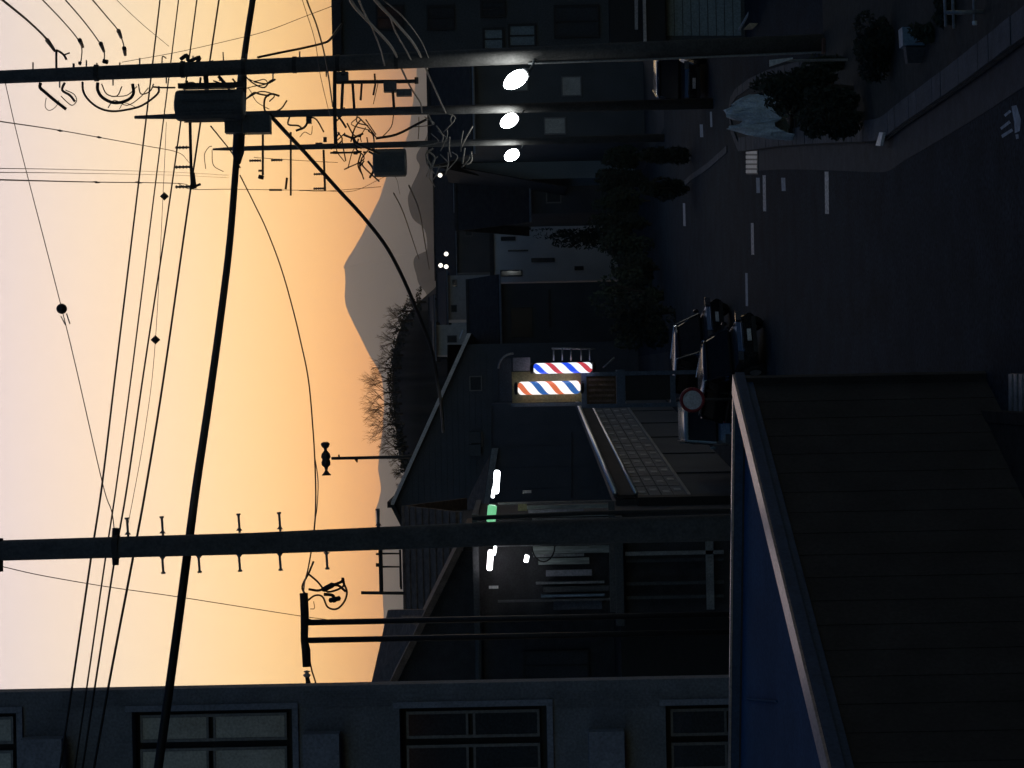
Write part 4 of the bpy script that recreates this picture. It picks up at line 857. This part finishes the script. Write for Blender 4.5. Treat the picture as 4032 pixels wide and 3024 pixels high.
shrub(3780, 130, 160, 110, 30.5, 'low leafy shrub at the right end of the island, by the pipe rail', 1000, .045, 'leaf', seed=5)
shrub(3860, 40, 170, 130, 29.0, 'spreading low shrub behind the pipe rail', 1200, .045, 'leaf_dark', seed=6)
shrub(2738, 612, 215, 62, 72, 'slim dark conifer standing at the far street corner', 1300, .09, 'leaf_dark', seed=7, clumps=16)
shrub(2735, 742, 205, 80, 72.5, 'second slim dark conifer on the far street corner', 1500, .09, 'leaf_dark', seed=8, clumps=16)
for i, (x, y, h, wd, d, lb) in enumerate([(2560, 620, 210, 90, 95, 'hedge bush below the blank blue-grey wall'), (2565, 705, 220, 100, 94, 'hedge bush right of the slate house door'), (2570, 790, 230, 110, 93, 'dense bush before the low slate house'),
                                          (2575, 880, 250, 120, 92, 'rounded bush left of the slit-window building'), (2580, 965, 230, 130, 91, 'tall bush covering the foot of the slit-window building'), (2600, 1060, 190, 130, 88, 'bush standing right under the slit windows'),
                                          (2640, 1150, 300, 170, 86, 'big bushy tree before the dim house'), (2700, 1230, 330, 160, 80, 'bushy garden tree by the street bend'), (2650, 1310, 250, 130, 84, 'dark garden bush near the sign tower'), (2460, 930, 330, 90, 105, 'upright dark shrub against the slit-window building')]):
    shrub(x, y, h, wd, d, lb, 1500, .11, 'leaf_dark' if i % 2 else 'leaf', seed=20 + i, clumps=18)
# bare trees on the hillock
def twig(b, p, dr, L, r, lv, rnd):
    e = p + dr * L; b.tube([p, p.lerp(e, .5) + Vector((rnd.uniform(-.06, .06) * L, 0, rnd.uniform(-.03, .05) * L)), e], [r, r * .85, r * .6], 4, cap=False)
    if lv:
        for i in range(rnd.choice((2, 3, 3))):
            nd_ = (dr + Vector((rnd.uniform(-.75, .75), rnd.uniform(-.5, .5), rnd.uniform(-.15, .45)))).normalized()
            twig(b, p.lerp(e, rnd.uniform(.55, 1)), nd_, L * rnd.uniform(.55, .8), r * .6, lv - 1, rnd)
for i, (x, y, top_) in enumerate([(1660, 1190, 1590), (1632, 1225, 1540), (1610, 1262, 1510), (1590, 1300, 1500), (1575, 1345, 1495), (1570, 1400, 1480), (1565, 1450, 1455), (1560, 1500, 1430), (1562, 1545, 1420), (1565, 1590, 1415), (1568, 1630, 1440), (1575, 1670, 1430), (1582, 1720, 1470), (1590, 1760, 1480), (1600, 1800, 1520), (1620, 1850, 1540), (1640, 1900, 1560)]):
    rnd = random.Random(60 + i); d = 255.0; p = P(x, y, d); hgt = (x - top_) / F * d
    t = thing('bare_tree', tuple(p), 'leafless twiggy tree on the dark hillock below the mountain', 'tree', 'bare trees along the hillock')
    b = MB(); b.tube([p - Vector((0, 0, .6)), p + Vector((0, 0, hgt * .35))], [.16, .10], 6); b.build('trunk', 'bark', t)
    b = MB()
    for k_ in range(7): twig(b, p + Vector((0, 0, hgt * rnd.uniform(.12, .35))), Vector((rnd.uniform(-.8, .8), rnd.uniform(-.3, .3), 1)).normalized(), hgt * rnd.uniform(.28, .42), .05, 3, rnd)
    b.build('crown', 'bark', t)
    b = MB(); foliage(b, (p.x, p.y, p.z + hgt * .12), hgt * .9, hgt * .5, hgt * .22, 240, .17, rnd, 12); b.build('undergrowth', 'leaf_dark', t)
# ------------------------------------------------------------------ tarpaulin heap
D_T = 45.5
rnd = random.Random(5); n = 22
g0 = G(3168, 455); c = Vector((P(3168, 455, D_T).x, D_T, 0)); b = MB(); k = D_T / F
outline = [(2893, 500), (2905, 470), (2960, 455), (3005, 480)]
W, Hh = 92 * k, 262 * k
def hsh(u):   # two peaks with a notch between, seen from the front
    return Hh * max(0, (1 - abs(u) ** 5)) * (.98 - .24 * math.exp(-((u + .25) / .16) ** 2) + .05 * math.sin(11 * u) + .03 * math.sin(23 * u + 1))
n, mrow = 26, 15
fold = [(rnd.uniform(2, 6), rnd.uniform(2, 6), rnd.uniform(0, 6)) for _ in range(5)]
for j in range(mrow):
    v = j / (mrow - 1)
    for i in range(n):
        u = -1 + 2 * i / (n - 1)
        prof = math.sin(math.pi * min(1, .04 + .96 * v)) ** .55 if v < .5 else math.sin(math.pi * v) ** .8
        hh = hsh(u) * prof; cr_ = sum(math.sin(p_ * u * 2 + q_ * v * 2 + r_) for p_, q_, r_ in fold) * .022
        b.v.append(Vector((c.x + u * W * (1 + .05 * rnd.uniform(-1, 1)) + cr_, c.y - .55 + v * 1.1 + rnd.uniform(-.05, .05) + cr_, max(.09, hh + rnd.uniform(-.05, .05) + cr_ + .09))))
for j in range(mrow - 1):
    for i in range(n - 1): b.f.append((j * n + i, j * n + i + 1, (j + 1) * n + i + 1, (j + 1) * n + i))
tp = thing('tarpaulin_heap', tuple(c), 'crumpled pale blue tarpaulin over a heap on the island', 'tarpaulin')
b.build('sheet', 'tarp', tp)
MB().tube([(c.x - W * .8, c.y - .5, .11), (c.x, c.y - .52, .12), (c.x + W * .8, c.y - .48, .11)], .03, 6).build('weight_pipe', 'dark_steel', tp)
# ------------------------------------------------------------------ cabinet, sign stub, pipe rail
D_C = 31.0
cb = thing('utility_cabinet', (P(3790, 175, D_C).x, D_C, 0), 'blue-grey utility cabinet with a darker lower side', 'cabinet')
g = P(3790, 175, D_C).z
MB().prism([P(3556, 178, D_C), P(3552, 106, D_C), P(3795, 106, D_C), P(3785, 178, D_C)], (.0, .3, 0)).build('door', 'cabinet', cb)
MB().prism([P(3566, 184, D_C + .02), P(3770, 184, D_C + .02), P(3765, 248, D_C + .3), P(3575, 248, D_C + .3)], (.02, .2, 0)).build('side', 'slate_house', cb)
MB().boxpx(3795, 3830, 100, 250, D_C, .4).build('plinth', 'concrete', cb)
MB().boxpx(3640, 3670, 168, 174, D_C - .02, .02).build('handle', 'dark_frame', cb)
D_W = 38.0
ws = thing('marker_board', (P(3120, 235, D_W).x, D_W, 0), 'small wedge-shaped white board standing behind the tallest shrub', 'sign')
MB().prism([P(3030, 262, D_W), P(3030, 236, D_W), P(3122, 226, D_W), P(3122, 232, D_W)], (0, .03, 0)).build('board', 'white_trim', ws)
MB().tube([P(3040, 240, D_W + .05), (P(3040, 240, D_W).x, D_W + .05, 0)], .025, 6).build('post', 'galv', ws)
D_K = 27.2
pr = thing('pipe_rail', (P(3940, 60, D_K).x, D_K, 0), 'low steel pipe rail at the right end of the island', 'railing')
for x, ye in ((3725, 105), (3757, 112)): MB().tube([P(x, ye, D_K), P(x - 12, -160, D_K)], .022, 8).build('rail', 'galv', pr, smooth=True)
MB().tube([P(3836, 96, D_K), P(3832, -160, D_K)], .018, 8).build('rail', 'galv', pr, smooth=True)
MB().lathe([(0, .035), (.05, .035)], P(3838, 98, D_K), (1, 0, 0), 8).build('end_cap', 'white_trim', pr)
for y in (50, -80): a = P(3720, y, D_K); MB().tube([a, (a.x, D_K, 0)], .03, 8).build('post', 'galv', pr, smooth=True)
# ------------------------------------------------------------------ parked cars
def car(cx, cy, ang, label, paint, hh=1.5, L=3.4, Wd=1.48, van=False, lamp_on=False):
    t = thing('parked_car', (cx, cy, 0), label, 'car'); ca, sa = math.cos(ang), math.sin(ang)
    def T(p): return (cx + p[0] * ca - p[1] * sa, cy + p[0] * sa + p[1] * ca, p[2])
    def put(b, nm, m, par=None, smooth=False):
        b.v = [Vector(T(v)) for v in b.v]; return b.build(nm, m, par or t, smooth=smooth)
    w2 = Wd / 2
    def loft(st):
        b = MB(); n = 10
        for x, zb, zt_, wb, wt in st:
            ch = min(.08, (zt_ - zb) * .3)
            b.v += [Vector(p) for p in ((x, -wb + .05, zb), (x, -wb, zb + ch), (x, -wb, (zb + zt_) / 2), (x, -wt, zt_ - ch), (x, -wt + ch, zt_), (x, wt - ch, zt_), (x, wt, zt_ - ch), (x, wb, (zb + zt_) / 2), (x, wb, zb + ch), (x, wb - .05, zb))]
        for i in range(len(st) - 1):
            for k_ in range(n): b.f.append((i * n + k_, i * n + (k_ + 1) % n, (i + 1) * n + (k_ + 1) % n, (i + 1) * n + k_))
        b.f.append(tuple(range(n))[::-1]); b.f.append(tuple((len(st) - 1) * n + k_ for k_ in range(n))); return b
    bz = .95 if van else .88
    h = L / 2
    put(loft([(-h, .28, bz - .12, w2 * .9, w2 * .86), (-h + .1, .2, bz, w2, w2 * .97), (-.3, .19, bz, w2, w2 * .97), (h - .95, .2, bz - (.02 if van else .04), w2, w2 * .96), (h - .3, .22, bz - (.1 if van else .16), w2 * .97, w2 * .92), (h, .3, .6, w2 * .86, w2 * .8)]), 'body', paint, smooth=False)
    r0, r1 = -h + (.1 if van else .28), h - (.95 if van else 1.35)
    put(loft([(-h + .06, bz - .02, bz + .02, w2 * .93, w2 * .92), (r0, bz - .02, hh - .05, w2 * .95, w2 * .82), (r1, bz - .02, hh - .05, w2 * .95, w2 * .82), (h - (.55 if van else .85), bz - .03, bz + .02, w2 * .93, w2 * .9)]), 'windows', 'car_glass')
    put(loft([(r0 - .06, hh - .09, hh - .03, w2 * .80, w2 * .70), (r0 + .25, hh - .06, hh, w2 * .85, w2 * .74), (r1 - .3, hh - .06, hh, w2 * .85, w2 * .74), (r1 + .08, hh - .10, hh - .04, w2 * .82, w2 * .72)]), 'roof', paint, smooth=True)
    for s in (-1, 1):
        put(MB().tube([(h - (.53 if van else .83), s * w2 * .91, bz), (r1 + .05, s * w2 * .82, hh - .06)], .035, 6), 'pillar', paint)
        put(MB().tube([(-h + .05, s * w2 * .92, bz), (r0 - .03, s * w2 * .82, hh - .06)], .045, 6), 'pillar', paint)
        put(MB().tube([(0.0, s * w2 * .95, bz), (0.0, s * w2 * .835, hh - .06)], .035, 6), 'pillar', 'dark_frame')
        put(MB().tube([(r0, s * w2 * .78, hh + .005), (r1, s * w2 * .78, hh + .005), (h - (.6 if van else .95), s * w2 * .9, bz + .05)], .014, 6), 'roof_glint', 'chrome')  # chrome tubes added along the roof edge to stand for its highlights
        for xw in (-h + .62, h - .62):
            wl_ = MB().lathe([(-.09, .15), (-.09, .26), (-.06, .285), (.06, .285), (.09, .26), (.09, .15)], (xw, s * (w2 - .08), .285), (0, 1, 0), 18)
            wo = put(wl_, 'wheel', 'tyre'); put(MB().lathe([(-.095, .15), (-.08, .05), (.08, .05), (.095, .15)], (xw, s * (w2 - .08), .285), (0, 1, 0), 14), 'rim', 'galv', wo)
        put(MB().box(h - .14, h - .02, s * w2 * .78 - .13, s * w2 * .78 + .13, .62, .76), 'headlight', 'chrome')
        put(MB().box(-h - .01, -h + .06, s * w2 * .82 - .07, s * w2 * .82 + .07, .6, .85), 'tail_light', 'red_rim')
        put(MB().lathe([(0, .03), (.03, .09), (.08, .07)], (h - (.9 if not van else .7), s * (w2 + .03), bz + .08), (0, s, 0), 8), 'mirror', paint)
    put(MB().box(h - .06, h + .015, -.17, .17, .40, .50), 'number_plate', 'white_trim'); put(MB().box(h - .04, h + .03, -w2 * .7, w2 * .7, .26, .36), 'bumper', 'dark_frame')
    put(MB().box(h - .1, h - .005, -.4, .4, .58, .64), 'grille', 'chrome')
    return t
def place(y, d): return P(2016, y, d).x
car(place(1668, 55.5), 56.6, math.radians(-88), 'pale teal box van parked by the tiled shopfront', 'car_pale', 1.78, 3.39, 1.48, True)
car(place(1468, 52.0), 53.2, math.radians(-62), 'black hatchback parked beside the pale van, nose to the road', 'car_dark', 1.52, 3.6, 1.5)
car(place(1385, 60.0), 61.0, math.radians(-58), 'black car parked behind the black hatchback', 'car_dark', 1.6, 3.4, 1.48)
car(place(300, 66.0), 67.0, math.radians(-105), 'black car half hidden behind the nearest lamp pole', 'car_dark', 1.55, 3.4, 1.48)
# ------------------------------------------------------------------ air
hz = bpy.data.materials.new('haze'); hz.use_nodes = True; n_ = hz.node_tree; n_.nodes.remove(n_.nodes['Principled BSDF'])
pv = n_.nodes.new('ShaderNodeVolumePrincipled'); pv.inputs['Color'].default_value = (.79, .87, 1.0, 1); pv.inputs['Density'].default_value = 5.6e-5; pv.inputs['Anisotropy'].default_value = .82
n_.links.new(pv.outputs[0], n_.nodes['Material Output'].inputs['Volume']); MATS['haze'] = hz
tag(MB().box(-45000, 45000, -600, 62000, -12, 2300).build('haze', hz), kind='stuff')
for o in list(sc.objects):
    if o.name.startswith('kerb') and o.type == 'EMPTY':
        for key in ('label', 'category'):
            if key in o: del o[key]
